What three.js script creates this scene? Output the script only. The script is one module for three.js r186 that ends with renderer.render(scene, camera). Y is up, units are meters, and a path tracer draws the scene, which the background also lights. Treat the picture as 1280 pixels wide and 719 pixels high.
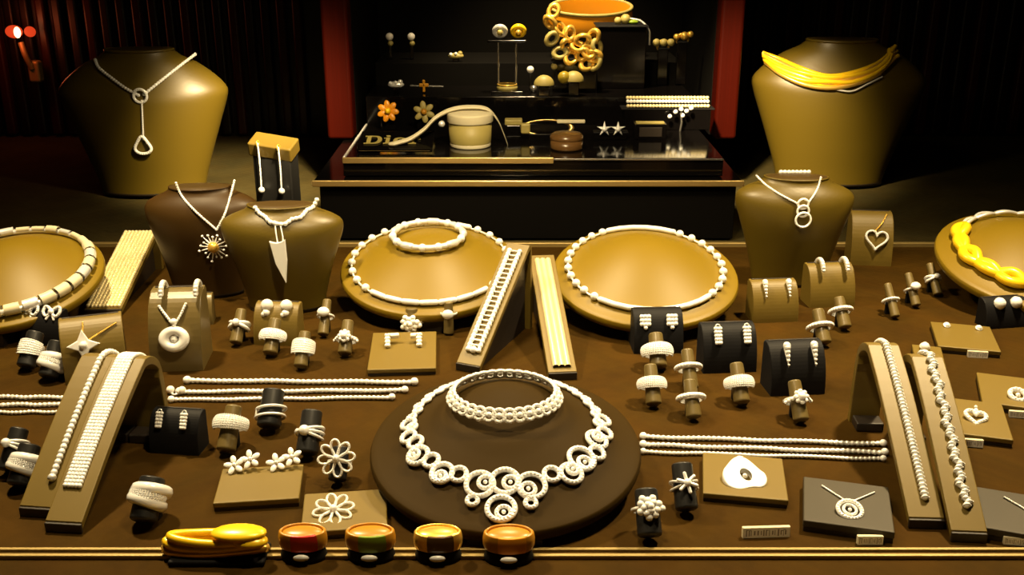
import * as THREE from 'three';
import { RoundedBoxGeometry } from 'three/addons/geometries/RoundedBoxGeometry.js';
import { mergeGeometries } from 'three/addons/utils/BufferGeometryUtils.js';
import { TextGeometry } from 'three/addons/geometries/TextGeometry.js';
import { FontLoader } from 'three/addons/loaders/FontLoader.js';
import { ImprovedNoise } from 'three/addons/math/ImprovedNoise.js';

// ---------------------------------------------------------------- camera, light, exposure
const scene = new THREE.Scene();
const FOCAL = 1300, EYE = 0.305, PITCH = Math.atan(470 / 1300), CX = 640, CY = 359.5;
const camera = new THREE.PerspectiveCamera(2 * Math.atan(CY / FOCAL) * 180 / Math.PI, 1280 / 719, 0.01, 10);
camera.position.set(0, EYE, 0);
camera.rotation.x = -PITCH;
scene.background = new THREE.Color().setRGB(0.0012, 0.0008, 0.0005);
const renderer = new THREE.WebGLRenderer({ antialias: true });
renderer.toneMapping = THREE.LinearToneMapping;
renderer.toneMappingExposure = 1.5;
renderer.shadowMap.enabled = true;
const CEILING = 0.62;
const WARM = new THREE.Color().setRGB(1.0, 0.77, 0.42);
// showcase spotlights: x, height, z, target x, y, z, candela, cone half angle
const LAMPS = [
  [0.0, 0.37, -0.80, 0.0, 0.0, -0.84, 0.4, 1.38, 'hanging above the two bead collar plates'],
  [-0.34, 0.6, -0.74, -0.27, 0.0, -0.6, 1.65, 0.75, 'above the small busts'],
  [0.36, 0.6, -0.74, 0.31, 0.0, -0.6, 2.1, 0.75, 'above the pendant cards'],
  [0.0, 0.6, -0.46, 0.0, 0.0, -0.66, 0.6, 0.8, 'above the front collar plate'],
  [-0.04, 0.5, -0.78, -0.31, 0.015, -1.2, 5.4, 0.23, 'turned to the large bust with the lariat'],
  [0.05, 0.5, -0.78, 0.3, 0.015, -1.22, 4.2, 0.23, 'turned to the large bust with the gold choker'],
  [0.02, 0.52, -1.12, 0.05, 0.13, -1.3, 1.3, 0.5, 'in front of the black cabinet'],
];

// ---------------------------------------------------------------- helpers
const SP = Math.sin(PITCH), CP = Math.cos(PITCH);
const v3 = (x, y, z) => new THREE.Vector3(x, y, z);
const down = (py) => SP + (py - CY) / FOCAL * CP, fwd = (py) => CP - (py - CY) / FOCAL * SP;
function at(px, py, h = 0) { const t = (EYE - h) / down(py); return v3((px - CX) / FOCAL * t, h, -t * fwd(py)); }     // point of the level plane y = h
function atDepth(px, py, z) { const t = z / fwd(py); return v3((px - CX) / FOCAL * t, EYE - t * down(py), -z); }       // point of the upright plane at distance z
const metresPer = (py, h = 0) => (EYE - h) / down(py) / FOCAL;
const rise = (py) => Math.cos(PITCH + Math.atan((py - CY) / FOCAL));
let seed = 7;
const rnd = () => { seed = (seed * 1664525 + 1013904223) % 4294967296; return seed / 4294967296; };
const used = {};
const numbered = (n) => { const k = used[n] = (used[n] ?? -1) + 1; return k ? n + '_' + String(k).padStart(3, '0') : n; };
function tag(o, label, category, group) { o.userData.label = label; o.userData.category = category; if (group) o.userData.group = group; return o; }
function thing(name, label, category, pos = v3(0, 0, 0), turn = 0, group) {
  const g = new THREE.Group(); g.name = numbered(name); g.position.copy(pos); g.rotation.y = turn; scene.add(g);
  return tag(g, label, category, group);
}
function part(name, geo, mat, parent, label) {
  const m = new THREE.Mesh(Array.isArray(geo) ? merge(geo) : geo, mat); m.name = name; m.castShadow = m.receiveShadow = true;
  if (label) m.userData.label = label;
  parent.add(m); return m;
}
function struct(name, geo, mat, parent = scene) { const m = part(name, geo, mat, parent); if (parent === scene) m.userData.kind = 'structure'; return m; }
function merge(list) {
  const flat = list.map((g) => { const q = g.index ? g.toNonIndexed() : g.clone(); for (const k of Object.keys(q.attributes)) if (!['position', 'normal', 'uv'].includes(k)) q.deleteAttribute(k); if (!q.attributes.uv) q.setAttribute('uv', new THREE.BufferAttribute(new Float32Array(q.attributes.position.count * 2), 2)); return q; });
  return mergeGeometries(flat);
}
const moved = (g, x = 0, y = 0, z = 0) => g.translate(x, y, z);
const rbox = (w, h, d, x = 0, y = 0, z = 0, r = 0.0006) => moved(new RoundedBoxGeometry(w, h, d, 2, Math.min(r, w / 2.2, h / 2.2, d / 2.2)), x, y, z);
const slab = (w, h, d, x = 0, y = 0, z = 0) => moved(new THREE.BoxGeometry(w, h, d), x, y, z);
const ball = (r, x = 0, y = 0, z = 0, d = 1) => moved(new THREE.IcosahedronGeometry(r, d), x, y, z);
const cyl = (r0, r1, h, x = 0, y = 0, z = 0, n = 24) => moved(new THREE.CylinderGeometry(r0, r1, h, n), x, y, z);
const torus = (R, r, a = Math.PI * 2, n = 28, m = 8) => new THREE.TorusGeometry(R, r, m, n, a);
const tube = (pts, r, n = 40, closed = false, rs = 7) => new THREE.TubeGeometry(new THREE.CatmullRomCurve3(pts, closed, 'centripetal'), n, r, rs, closed);
const lathe = (pts, n = 40) => new THREE.LatheGeometry(pts.map(([x, y]) => new THREE.Vector2(x, y)), n);
function orient(o, pos, normal, up) {       // things that are flat in their own xy plane, laid on a surface
  const Z = normal.clone().normalize(), X = up.clone().cross(Z).normalize(), Y = Z.clone().cross(X);
  o.position.copy(pos); o.quaternion.setFromRotationMatrix(new THREE.Matrix4().makeBasis(X, Y, Z)); return o;
}
function placed(geo, pos, tangent, normal) {
  const Z = normal.clone().normalize(), X = tangent.clone().sub(Z.clone().multiplyScalar(tangent.dot(Z))).normalize(), Y = Z.clone().cross(X);
  return geo.clone().applyMatrix4(new THREE.Matrix4().makeBasis(X, Y, Z).setPosition(pos));
}
function curveOf(pairs) { // smooth interpolation of [t, value] pairs
  return (t) => {
    let i = 0; while (i < pairs.length - 2 && t > pairs[i + 1][0]) i++;
    const [t0, a] = pairs[i], [t1, b] = pairs[i + 1], q = Math.min(1, Math.max(0, (t - t0) / (t1 - t0)));
    const sl = (k) => k <= 0 || k >= pairs.length - 1 ? 0 : (pairs[k + 1][1] - pairs[k - 1][1]) / (pairs[k + 1][0] - pairs[k - 1][0]);
    const h = t1 - t0, m0 = (i === 0 ? (b - a) / h : sl(i)) * h, m1 = (i + 1 === pairs.length - 1 ? (b - a) / h : sl(i + 1)) * h, q2 = q * q, q3 = q2 * q;
    return (2 * q3 - 3 * q2 + 1) * a + (q3 - 2 * q2 + q) * m0 + (-2 * q3 + 3 * q2) * b + (q3 - q2) * m1;
  };
}
function gridGeo(nu, nv, fn, closedU = false) {
  const pos = [], uv = [], idx = [];
  for (let j = 0; j <= nv; j++) for (let i = 0; i <= nu; i++) { const p = fn(i / nu, j / nv); pos.push(p.x, p.y, p.z); uv.push(i / nu, j / nv); }
  for (let j = 0; j < nv; j++) for (let i = 0; i < nu; i++) { const a = j * (nu + 1) + i, b = a + 1, c = a + nu + 1, d = c + 1; idx.push(a, b, d, a, d, c); }
  const g = new THREE.BufferGeometry(); g.setAttribute('position', new THREE.Float32BufferAttribute(pos, 3)); g.setAttribute('uv', new THREE.Float32BufferAttribute(uv, 2)); g.setIndex(idx); g.computeVertexNormals();
  if (closedU) { const n = g.attributes.normal; for (let j = 0; j <= nv; j++) { const a = j * (nu + 1), b = a + nu; const q = v3(n.getX(a) + n.getX(b), n.getY(a) + n.getY(b), n.getZ(a) + n.getZ(b)).normalize(); n.setXYZ(a, q.x, q.y, q.z); n.setXYZ(b, q.x, q.y, q.z); } }
  return g;
}
function worldUv(g, s) { const p = g.attributes.position, n = g.attributes.normal, u = g.attributes.uv; for (let i = 0; i < p.count; i++) { const up = Math.abs(n.getY(i)) > 0.5; u.setXY(i, p.getX(i) / s, (up ? p.getZ(i) : p.getY(i)) / s); } return g; }

// ---------------------------------------------------------------- materials
const noise = new ImprovedNoise();
function texture(size, fn, srgb = false, rep = 1) {
  const d = new Uint8Array(size * size * 4);
  for (let y = 0; y < size; y++) for (let x = 0; x < size; x++) { const c = fn(x / size, y / size, x, y); const k = (y * size + x) * 4; d[k] = c[0] * 255; d[k + 1] = c[1] * 255; d[k + 2] = c[2] * 255; d[k + 3] = 255; }
  const t = new THREE.DataTexture(d, size, size); t.wrapS = t.wrapT = THREE.RepeatWrapping; t.magFilter = THREE.LinearFilter; t.minFilter = THREE.LinearMipmapLinearFilter; t.generateMipmaps = true; t.repeat.set(rep, rep);
  if (srgb) t.colorSpace = THREE.SRGBColorSpace; t.needsUpdate = true; return t;
}
const ring2 = (u, v, s, z) => noise.noise(Math.cos(u * 6.2832) * s, Math.sin(u * 6.2832) * s + Math.cos(v * 6.2832) * s, Math.sin(v * 6.2832) * s + z);
const clothMap = texture(512, (u, v, x, y) => { const c = 0.86 + 0.09 * ring2(u, v, 1.3, 3) + 0.05 * ring2(u, v, 6, 9) + 0.05 * (rnd() - 0.5); const w = ring2(u, v, 1.9, 20) * 0.03; return [c + w, c, c - w * 1.5].map((q) => Math.min(1, Math.max(0, q))); }, true);
const weave = texture(256, (u, v, x, y) => { const c = 0.5 + 0.22 * Math.sin(x * 0.785) * Math.sin(y * 0.785) + 0.3 * (rnd() - 0.5); return [c, c, c]; });
const grain = texture(512, (u, v) => { const g = noise.noise(u * 40, v * 2.2, 1) * 0.5 + noise.noise(u * 130, v * 5, 5) * 0.3; const c = 0.72 + 0.22 * g; return [c, c * 0.95, c * 0.9].map((q) => Math.min(1, Math.max(0, q))); }, true);
const std = (r, g, b, rough, metal = 0, more = {}) => { const m = new THREE.MeshPhysicalMaterial({ roughness: rough, metalness: metal, ...more }); m.color.setRGB(r, g, b); return m; };
const M = {
  cloth: std(0.05474, 0.02597, 0.001182, 0.85, 0, { map: clothMap, bumpMap: weave, bumpScale: 0.0003, specularIntensity: 0.15 }),
  clothDark: std(0.06758, 0.05224, 0.01682, 0.85, 0, { map: clothMap, bumpMap: weave, bumpScale: 0.0003, specularIntensity: 0.15 }),
  satin: std(0.1, 0.06744, 0.005475, 0.4, 0, { bumpMap: weave, bumpScale: 0.00005 }),
  darkSatin: std(0.05, 0.02511, 0.00438, 0.42, 0, { specularIntensity: 0.7 }),
  cap: std(0.06, 0.03534, 0.00876, 0.4),
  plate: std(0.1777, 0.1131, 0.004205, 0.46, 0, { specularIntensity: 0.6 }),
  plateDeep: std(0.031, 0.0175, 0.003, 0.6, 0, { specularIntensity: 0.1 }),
  rim: std(0.018, 0.012, 0.008, 0.5),
  taupe: std(0.1421, 0.0933, 0.01065, 0.52),
  taupeGrey: std(0.03188, 0.02288, 0.008377, 0.6),
  post: std(0.13, 0.093, 0.0292, 0.35),
  postDark: std(0.012, 0.0114, 0.0108, 0.42),
  black: std(0.0056, 0.0052, 0.006, 0.65, 0, { specularIntensity: 0.4 }),
  lacquer: std(0.003, 0.0025, 0.0025, 0.1),
  niche: std(0.003, 0.0025, 0.002, 0.8, 0, { specularIntensity: 0.15 }),
  wood: std(0.07, 0.011, 0.006, 0.35, 0, { map: grain }),
  woodRed: std(0.0675, 0.00442, 0.0006, 0.5, 0, { map: grain, specularIntensity: 0.15 }),
  woodDark: std(0.014, 0.005, 0.003, 0.42, 0, { map: grain }),
  brass: std(0.78, 0.55, 0.2, 0.33, 0.75),
  brassDull: std(0.34, 0.24, 0.08, 0.45, 0.4),
  pave: std(0.95, 0.95, 0.94, 0.24, 0.08, { clearcoat: 0.4, clearcoatRoughness: 0.15 }),
  silver: std(0.93, 0.92, 0.89, 0.26, 0.4),
  champagne: std(0.85, 0.7104, 0.3825, 0.3, 0.3),
  pearl: std(0.9, 0.86, 0.8, 0.2, 0, { clearcoat: 0.5 }),
  gold: std(0.9, 0.56, 0.1, 0.28, 0.6),
  yellow: std(0.95, 0.6, 0.012, 0.28, 0.1),
  amber: std(0.5, 0.22, 0.015, 0.3),
  orange: std(0.78, 0.3, 0.01, 0.35),
  red: std(0.55, 0.02, 0.01, 0.25),
  green: std(0.2, 0.3, 0.015, 0.3),
  olive: std(0.3, 0.22, 0.02, 0.3),
  brown: std(0.1, 0.05, 0.015, 0.25),
  cream: std(0.3612, 0.2938, 0.0861, 0.5),
  ivory: std(0.684, 0.616, 0.419, 0.4),
  steel: std(0.6, 0.58, 0.55, 0.2, 0.9),
};

// ---------------------------------------------------------------- the setting: deck, back wall, side walls, ceiling
const LIP = -at(640, 309).z;
const deck = struct('floor', worldUv(slab(1.8, 0.03, LIP - 0.3, 0, -0.015, -(LIP + 0.3) / 2), 0.3), M.cloth);
deck.userData.label = 'brown cloth covered display deck of the showcase'; deck.userData.category = 'display deck';
struct('trim_strip', rbox(1.8, 0.0016, 0.0022, 0, 0.0004, at(640, 688).z, 0.0005), M.brassDull, deck);
struct('trim_strip', rbox(1.8, 0.0026, 0.0026, 0, 0.001, at(640, 698).z, 0.0007), M.brassDull, deck);
struct('rear_lip', rbox(1.8, 0.006, 0.005, 0, 0.001, -LIP - 0.0025, 0.001), M.brassDull, deck);
struct('rear_shelf', worldUv(slab(1.8, 0.03, 1.5 - LIP, 0, -0.018, -(1.5 + LIP) / 2 - 0.005), 0.3), M.clothDark, deck);
const back = struct('wall_back', slab(1.86, 0.9, 0.03, 0, 0.2, -1.52), M.woodDark);
back.userData.label = 'dark fluted wooden wall at the back of the showcase';
{
  const slat = rbox(0.014, 0.66, 0.014, 0, 0, 0, 0.004);
  for (let i = 0; i < 60; i++) for (const s of [-1, 1]) {
    const x = s * (0.3 + i * 0.0112); if (i % 2 || Math.abs(x) > 0.89) continue;
    const m = part('slat', slat, (i % 6 === 2 || i < 3) ? M.wood : M.woodDark, back); m.position.set(x, 0.33, -1.499);
  }
}
struct('wall_left', slab(0.03, 0.9, 1.3, -0.915, 0.2, -0.88), M.woodDark).userData.label = 'dark wooden side wall of the showcase beside the red lamp';
struct('wall_right', slab(0.03, 0.9, 1.3, 0.915, 0.2, -0.88), M.woodDark).userData.label = 'dark wooden side wall of the showcase beside the yellow link collar';
struct('ceiling', slab(1.86, 0.03, 1.25, 0, CEILING + 0.015, -0.9), M.woodDark).userData.label = 'dark showcase ceiling that carries the spotlights';

for (const [x, ly, z, tx, ty, tz, cd, ang, where] of LAMPS) {
  const l = thing('ceiling_spotlight', 'round brass warm spotlight ' + where, 'spotlight', v3(x, ly, z)), aim = v3(tx - x, ty - ly, tz - z).normalize(), head = new THREE.Group(); head.name = 'head'; head.quaternion.setFromUnitVectors(v3(0, -1, 0), aim); l.add(head);
  part('stem', cyl(0.004, 0.004, CEILING - ly + 0.002, 0, (CEILING - ly) / 2, 0, 12), M.brass, l);
  part('back_cover', cyl(0.036, 0.036, 0.003, 0, 0.0015, 0), M.brass, head);
  part('housing', lathe([[0.034, 0], [0.036, -0.004], [0.03, -0.012], [0.026, -0.01], [0.026, 0]]), M.brass, head);
  const glow = new THREE.MeshStandardMaterial({ color: 0x111111, emissive: WARM, emissiveIntensity: 6 });
  part('lens', cyl(0.024, 0.024, 0.002, 0, -0.005, 0), glow, head);
  const s = new THREE.SpotLight(WARM, cd, 0, ang, 0.95, 2); s.position.set(x, ly, z).addScaledVector(aim, 0.016); s.target.position.set(tx, ty, tz); s.castShadow = true; s.shadow.radius = 1.1; s.shadow.mapSize.set(2048, 2048); s.shadow.camera.near = 0.02; s.shadow.camera.far = 3;
  s.name = numbered('spot_light'); s.target.name = numbered('spot_target'); scene.add(s, s.target);
}
{ // red lamp on the rear wall
  const p = atDepth(24, 40, 1.46);
  const l = thing('wall_lamp', 'small glowing red glass lamp on a brass bracket against the dark wall', 'lamp', v3(p.x, p.y, -1.46));
  const glow = new THREE.MeshStandardMaterial({ color: 0x200400 }); glow.emissive.setRGB(1, 0.5, 0.2); glow.emissiveIntensity = 5;
  const redGlow = new THREE.MeshStandardMaterial({ color: 0x300200 }); redGlow.emissive.setRGB(1, 0.07, 0.015); redGlow.emissiveIntensity = 0.45;
  part('bulb', new THREE.SphereGeometry(0.0055, 16, 12).scale(0.8, 1.35, 0.8).translate(0, 0, 0.006), glow, l);
  part('shade', [new THREE.SphereGeometry(0.011, 20, 14).scale(1.1, 0.8, 0.5).translate(-0.009, 0, -0.004), new THREE.SphereGeometry(0.008, 20, 14).scale(1, 0.9, 0.5).translate(0.013, 0, -0.004)], redGlow, l);
  part('bracket', [tube([v3(0, -0.014, 0), v3(0.004, -0.03, 0.002), v3(0.008, -0.05, -0.004)], 0.004, 20), rbox(0.016, 0.03, 0.016, 0.009, -0.055, -0.012, 0.004)], M.brassDull, l);
  const pl = new THREE.PointLight(new THREE.Color().setRGB(1, 0.16, 0.05), 0.006, 0, 2); pl.position.set(p.x, p.y, -1.43); pl.castShadow = true; pl.name = 'red_lamp_light'; scene.add(pl);
}

// ---------------------------------------------------------------- black cabinet at the back with its plinth and tray
const PF = -at(640, 304).z + 0.012, D = (z) => PF + (z - 0.737) * 1.3, PT = atDepth(640, 228, PF).y + 0.001, XL = atDepth(390, 228, PF).x, XR = atDepth(930, 228, PF).x;
{
  const p = thing('plinth', 'black plinth with a gold front edge beneath the lacquer tray', 'plinth', v3((XL + XR) / 2, 0, -PF));
  const w = XR - XL;
  part('body', rbox(w - 0.012, PT - 0.005, 0.49, 0, (PT - 0.005) / 2 - 0.001, -0.25, 0.001), M.niche, p);
  part('top', rbox(w, 0.004, 0.5, 0, PT - 0.003, -0.25, 0.001), M.lacquer, p);
  part('gold_edge', rbox(w, 0.0062, 0.003, 0, PT - 0.002, 0.0006, 0.0012), M.brass, p, 'gold strip along the front edge');
}
{
  const c = thing('display_cabinet', 'black open cabinet framed by two red mahogany posts behind the tray', 'cabinet', v3(0, PT, -D(0.9)));
  const lx0 = atDepth(413, 60, D(0.93)).x, lx1 = atDepth(445, 60, D(0.93)).x, rx0 = atDepth(888, 60, D(0.93)).x, rx1 = atDepth(916, 60, D(0.93)).x;
  part('post', rbox(lx1 - lx0, 0.5, 0.03, (lx0 + lx1) / 2, 0.25, 0.0, 0.004), M.woodRed, c);
  part('post', rbox(rx1 - rx0, 0.5, 0.03, (rx0 + rx1) / 2, 0.25, 0.0, 0.004), M.woodRed, c);
  part('back_panel', slab(rx1 - lx0, 0.5, 0.01, (lx0 + rx1) / 2, 0.25, -0.26), M.niche, c);
  part('side_panel', slab(0.006, 0.5, 0.24, lx1 - 0.003, 0.25, -0.135), M.niche, c);
  part('side_panel', slab(0.006, 0.5, 0.24, rx0 + 0.003, 0.25, -0.135), M.niche, c);
}
const TF = D(0.752), TT = atDepth(640, 198, TF).y;
const trayL = atDepth(428, 197, TF).x, trayR = atDepth(905, 197, TF).x;
{
  const w = trayR - trayL, t = thing('lacquer_tray', 'black lacquer tray with gold front trim carrying the white strap and cream box', 'tray', v3(0, PT, -TF));
  const cx = (trayL + trayR) / 2, hh = TT - PT;
  part('body', rbox(w, hh, 0.17, cx, hh / 2, -0.086, 0.001), M.lacquer, t);
  const gx = atDepth(692, 197, TF).x;
  part('gold_trim', rbox(gx - trayL, 0.006, 0.0024, (gx + trayL) / 2, hh - 0.002, 0.0004, 0.0008), M.brass, t);
  part('side_trim', rbox(0.0022, 0.003, 0.17, trayL + 0.0011, hh, -0.086, 0.0008), M.silver, t, 'pale side trim');
  part('dark_trim', rbox(trayR - gx, 0.002, 0.002, (gx + trayR) / 2, hh - 0.001, 0.0002, 0.0006), M.steel, t);
}
const R1 = atDepth(530, 116, D(0.905)).y, R2 = atDepth(570, 77, D(0.965)).y;
{
  const a = thing('step_riser', 'lower black step riser behind the lacquer tray', 'riser', v3(0.02, PT, -D(0.916))); part('block', rbox(0.37, R1 - PT, 0.08, 0, (R1 - PT) / 2, 0, 0.001), M.lacquer, a);
  const b = thing('step_riser', 'upper black step riser at the back of the black cabinet', 'riser', v3(0.02, PT, -D(0.995))); part('block', rbox(0.37, R2 - PT, 0.1, 0, (R2 - PT) / 2, 0, 0.001), M.niche, b);
}

// ---------------------------------------------------------------- shared jewel shapes (flat in xy, facing +z)
function paveRing(R, r, n = 0) { const k = n || Math.max(10, Math.round(R * 6.283 / (r * 1.3))); const g = [torus(R, r * 0.95, 6.2832, 26, 7)]; for (let i = 0; i < k; i++) { const a = i / k * 6.2832; g.push(ball(r * 0.72, Math.cos(a) * R, Math.sin(a) * R, r * 0.55, 0)); } return g; }
function pavePath(pts, r, closed = true) { const c = new THREE.CatmullRomCurve3(pts, closed, 'centripetal'); const n = Math.max(8, Math.round(c.getLength() / (r * 1.3))); const g = [new THREE.TubeGeometry(c, n * 2, r * 0.95, 7, closed)]; for (let i = 0; i < n; i++) { const p = c.getPointAt(i / n); g.push(ball(r * 0.72, p.x, p.y, p.z + r * 0.55, 0)); } return g; }
function heart(s) { const p = []; for (let i = 0; i < 28; i++) { const t = i / 28 * 6.2832; p.push(v3(s * Math.pow(Math.sin(t), 3), s * (0.8125 * Math.cos(t) - 0.3125 * Math.cos(2 * t) - 0.125 * Math.cos(3 * t) - 0.0625 * Math.cos(4 * t)), 0)); } return p; }
function petal(len, wid, r) { return merge(pavePath([v3(0, len * 0.12, 0), v3(wid * 0.5, len * 0.6, 0), v3(wid * 0.33, len * 0.92, 0), v3(0, len, 0), v3(-wid * 0.33, len * 0.92, 0), v3(-wid * 0.5, len * 0.6, 0)], r)); }
function flowerInto(g, len, n, r, mat = M.pave, openPetals = true) {
  const pg = openPetals ? petal(len, len * 0.46, r) : new THREE.SphereGeometry(1, 12, 8).scale(len * 0.27, len * 0.4, len * 0.13).translate(0, len * 0.58, 0);
  for (let i = 0; i < n; i++) { const m = part('petal', pg, mat, g); m.rotation.z = i / n * 6.2832 + 0.15; }
  return part('center_stone', [ball(len * 0.2, 0, 0, len * 0.08, 2)], mat, g);
}
const flowerGroup = (name, parent) => { const g = new THREE.Group(); g.name = name; parent.add(g); return g; };

// ---------------------------------------------------------------- necklace busts
function bust(o) {
  const { base, W, Hh, D, rows, lean = 0.1, mat, turn = 0 } = o;
  const g = thing('necklace_bust', o.label, 'bust', base, turn);
  const wf = curveOf(rows.map((r) => [r[0], r[1]])), df = curveOf(rows.map((r) => [r[0], r[2]]));
  const zoff = (t) => -lean * Hh * t;
  const P = (t, a) => { const c = Math.cos(a), s = Math.sin(a), d = df(t) * D; return v3(wf(t) * W * c, t * Hh, zoff(t) + (s > 0 ? d * s : d * 0.45 * s)); };
  part('body', gridGeo(56, 44, (u, v) => P(v, -u * 6.2832), true), mat, g);
  const capR = [];
  part('neck_cap', gridGeo(40, 6, (u, v) => { const q = P(1, -u * 6.2832), c = v3(0, Hh * 1.0, zoff(1) + df(1) * D * 0.25); const k = 1 - v; const e = v3(c.x + (q.x - c.x) * k, Hh + 0.0015 * Math.sin(Math.min(1, v * 3) * 1.57), c.z + (q.z - c.z) * k); return e; }, true), o.capMat || M.cap, g);
  part('neck_rim', [tube(Array.from({ length: 36 }, (_, i) => P(0.995, i / 36 * 6.2832)), W * 0.018, 72, true)], mat, g);
  const b = []; for (let i = 0; i < 40; i++) b.push(P(0, i / 40 * 6.2832));
  part('foot', gridGeo(40, 3, (u, v) => { const q = P(0, -u * 6.2832); const k = [1, 1.02, 1.02, 0][Math.round(v * 3)]; return v3(q.x * k, [0.004, 0.003, 0.0, 0.0][Math.round(v * 3)], q.z * k); }, true), M.rim, g);
  const front = (x, y) => { const t = Math.min(1, Math.max(0, y / Hh)), w = wf(t) * W; const q = 1 - Math.min(0.98, (x / w) ** 2); return zoff(t) + df(t) * D * Math.sqrt(q); };
  const cs = Math.cos(turn), sn = Math.sin(turn);
  return { g, top: Hh, surf(px, py, lift = 0.001) {  // the point of the bust's front that a photo pixel shows
    let z = -base.z - D, q; for (let i = 0; i < 40; i++) { q = atDepth(px, py, z); const lx = (q.x - base.x) * cs - (q.z - base.z) * sn; const lz = front(lx, q.y - base.y) + lift; const wz = base.z + lz * cs - lx * sn; z = z * 0.4 - wz * 0.6; } return atDepth(px, py, z); } };
}
const rowsBig = [[0, 0.62, 0.44], [0.12, 0.67, 0.48], [0.3, 0.77, 0.56], [0.5, 0.89, 0.63], [0.66, 0.985, 0.64], [0.725, 1.0, 0.6], [0.79, 0.92, 0.54], [0.85, 0.8, 0.48], [0.91, 0.65, 0.42], [0.955, 0.48, 0.38], [1, 0.39, 0.36]];
const rowsSmall = [[0, 0.62, 0.44], [0.15, 0.67, 0.5], [0.4, 0.79, 0.62], [0.62, 0.92, 0.72], [0.775, 1.0, 0.72], [0.855, 0.965, 0.65], [0.912, 0.8, 0.55], [0.955, 0.6, 0.46], [1, 0.53, 0.44]];
function bustAt(xc, yBase, yTop, halfPx, o) {
  const b = at(xc, yBase, 0), s = metresPer(yBase), W = halfPx * s, Hh = (EYE - atDepth(xc, yTop, -b.z + (o.lean ?? 0.1) * 0.1).y); const topY = atDepth(xc, yTop, -b.z + 0.01).y;
  return bust({ base: b, W, Hh: topY, D: W * (o.depth ?? 0.75), ...o });
}
const bigL = bustAt(194, 238, 60, 100, { rows: rowsBig, mat: M.satin, turn: 0.08, lean: 0.03, label: 'large dark satin necklace bust wearing the lariat with a ring and drop' });
const bigR = bustAt(1035, 226, 48, 103, { rows: rowsBig, mat: M.satin, turn: -0.1, lean: 0.03, label: 'large dark satin necklace bust wearing the gold strand choker' });
const sm1 = bustAt(262, 366, 230, 68, { rows: rowsSmall, mat: M.darkSatin, turn: 0.06, lean: 0.05, label: 'small brown necklace bust wearing the sunburst pendant' });
const sm2 = bustAt(360, 384, 252, 74, { rows: rowsSmall, mat: M.satin, turn: 0.06, lean: 0.05, label: 'small dark necklace bust wearing the long arrowhead pendant' });
const sm3 = bustAt(984, 352, 218, 71, { rows: rowsSmall, mat: M.satin, turn: -0.08, lean: 0.05, label: 'small dark necklace bust wearing the linked rings pendant' });
const onBust = (b, list, lift) => list.map(([x, y]) => b.surf(x, y, lift));
const bumpyTube = (pts, r, step0 = 1.9, step = step0 * 0.9) => { const c = new THREE.CatmullRomCurve3(pts, false, 'centripetal'); const L = c.getLength(), n = Math.round(L / (r * step)); const g = [new THREE.TubeGeometry(c, n, r * 0.78, 7)]; for (let i = 0; i <= n; i++) { const p = c.getPointAt(i / n); g.push(ball(r * 1.02, p.x, p.y, p.z, 1)); } return g; };
{ // lariat
  const t = thing('lariat_necklace', 'white stone lariat necklace with a loop and long ring drop on large satin bust', 'necklace');
  part('chain', [...bumpyTube(onBust(bigL, [[119, 75], [123, 84], [140, 98], [158, 111], [173, 119]], 0.002), 0.0019), ...bumpyTube(onBust(bigL, [[180, 118], [205, 98], [228, 80], [244, 68]], 0.002), 0.0019)], M.pave, t);
  part('drop_chain', bumpyTube(onBust(bigL, [[177, 126], [178, 145], [179, 174]], 0.002), 0.0012), M.pave, t);
  const p = bigL.surf(175, 120, 0.003); const m = part('loop', paveRing(0.0072, 0.0018), M.pave, t); m.position.copy(p);
  const q = bigL.surf(178.5, 183, 0.003); const d = part('drop', pavePath([v3(0, 0.011, 0), v3(0.006, 0.004, 0), v3(0.009, -0.003, 0), v3(0.005, -0.0075, 0), v3(-0.005, -0.0075, 0), v3(-0.009, -0.003, 0), v3(-0.006, 0.004, 0)], 0.0019), M.pave, t); d.position.copy(q);
}
{ // gold strands choker
  const t = thing('strand_choker', 'thick choker of many yellow gold strands around large satin bust', 'necklace');
  for (let i = 0; i < 8; i++) { const k = i / 7, w = [[953 + k * 4, 66 + k * 12], [975, 74 + k * 16 + (i % 3) * 2], [1003, 86 + k * 17 + (i % 2) * 2], [1035, 93 + k * 13 + ((i + 1) % 3) * 2], [1065, 91 + k * 12 + (i % 2) * 3], [1095, 80 + k * 13 + (i % 3)], [1110, 69 + k * 12], [1119 - (i % 3) * 4 + k * 4, 58 + k * 14]];
    part('strand', tube(onBust(bigR, w, 0.003 + (i % 3) * 0.0016), 0.0026, 60), i % 3 === 1 ? M.gold : M.yellow, t); }
  part('fine_chain', tube(onBust(bigR, [[1020, 106], [1045, 112], [1065, 114], [1085, 105], [1103, 96]], 0.003), 0.0011, 40), M.silver, t, 'thin pale chain below the strands');
}
{ // sunburst
  const t = thing('pendant_necklace', 'fine chain with a spiky sunburst pendant on small brown bust', 'necklace');
  part('chain', [...bumpyTube(onBust(sm1, [[220, 229], [226, 243], [243, 263], [270, 287]], 0.0015), 0.0011), ...bumpyTube(onBust(sm1, [[271, 287], [280, 270], [288, 245], [293, 226]], 0.0015), 0.0011)], M.pave, t);
  const c = sm1.surf(267, 309, 0.003), g = []; for (let i = 0; i < 17; i++) { const a = i / 17 * 6.2832, L = 0.0085 + 0.004 * ((i * 7) % 3) / 2; g.push(new THREE.ConeGeometry(0.0013, L, 6).translate(0, L / 2 + 0.001, 0).rotateZ(a)); g.push(ball(0.0011, -Math.sin(a) * L, Math.cos(a) * L, 0)); }
  const m = flowerGroup('pendant', t); m.position.copy(c); part('ray', g, M.pave, m); part('center_stone', ball(0.0046, 0, 0, 0.001, 2), M.gold, m);
}
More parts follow.
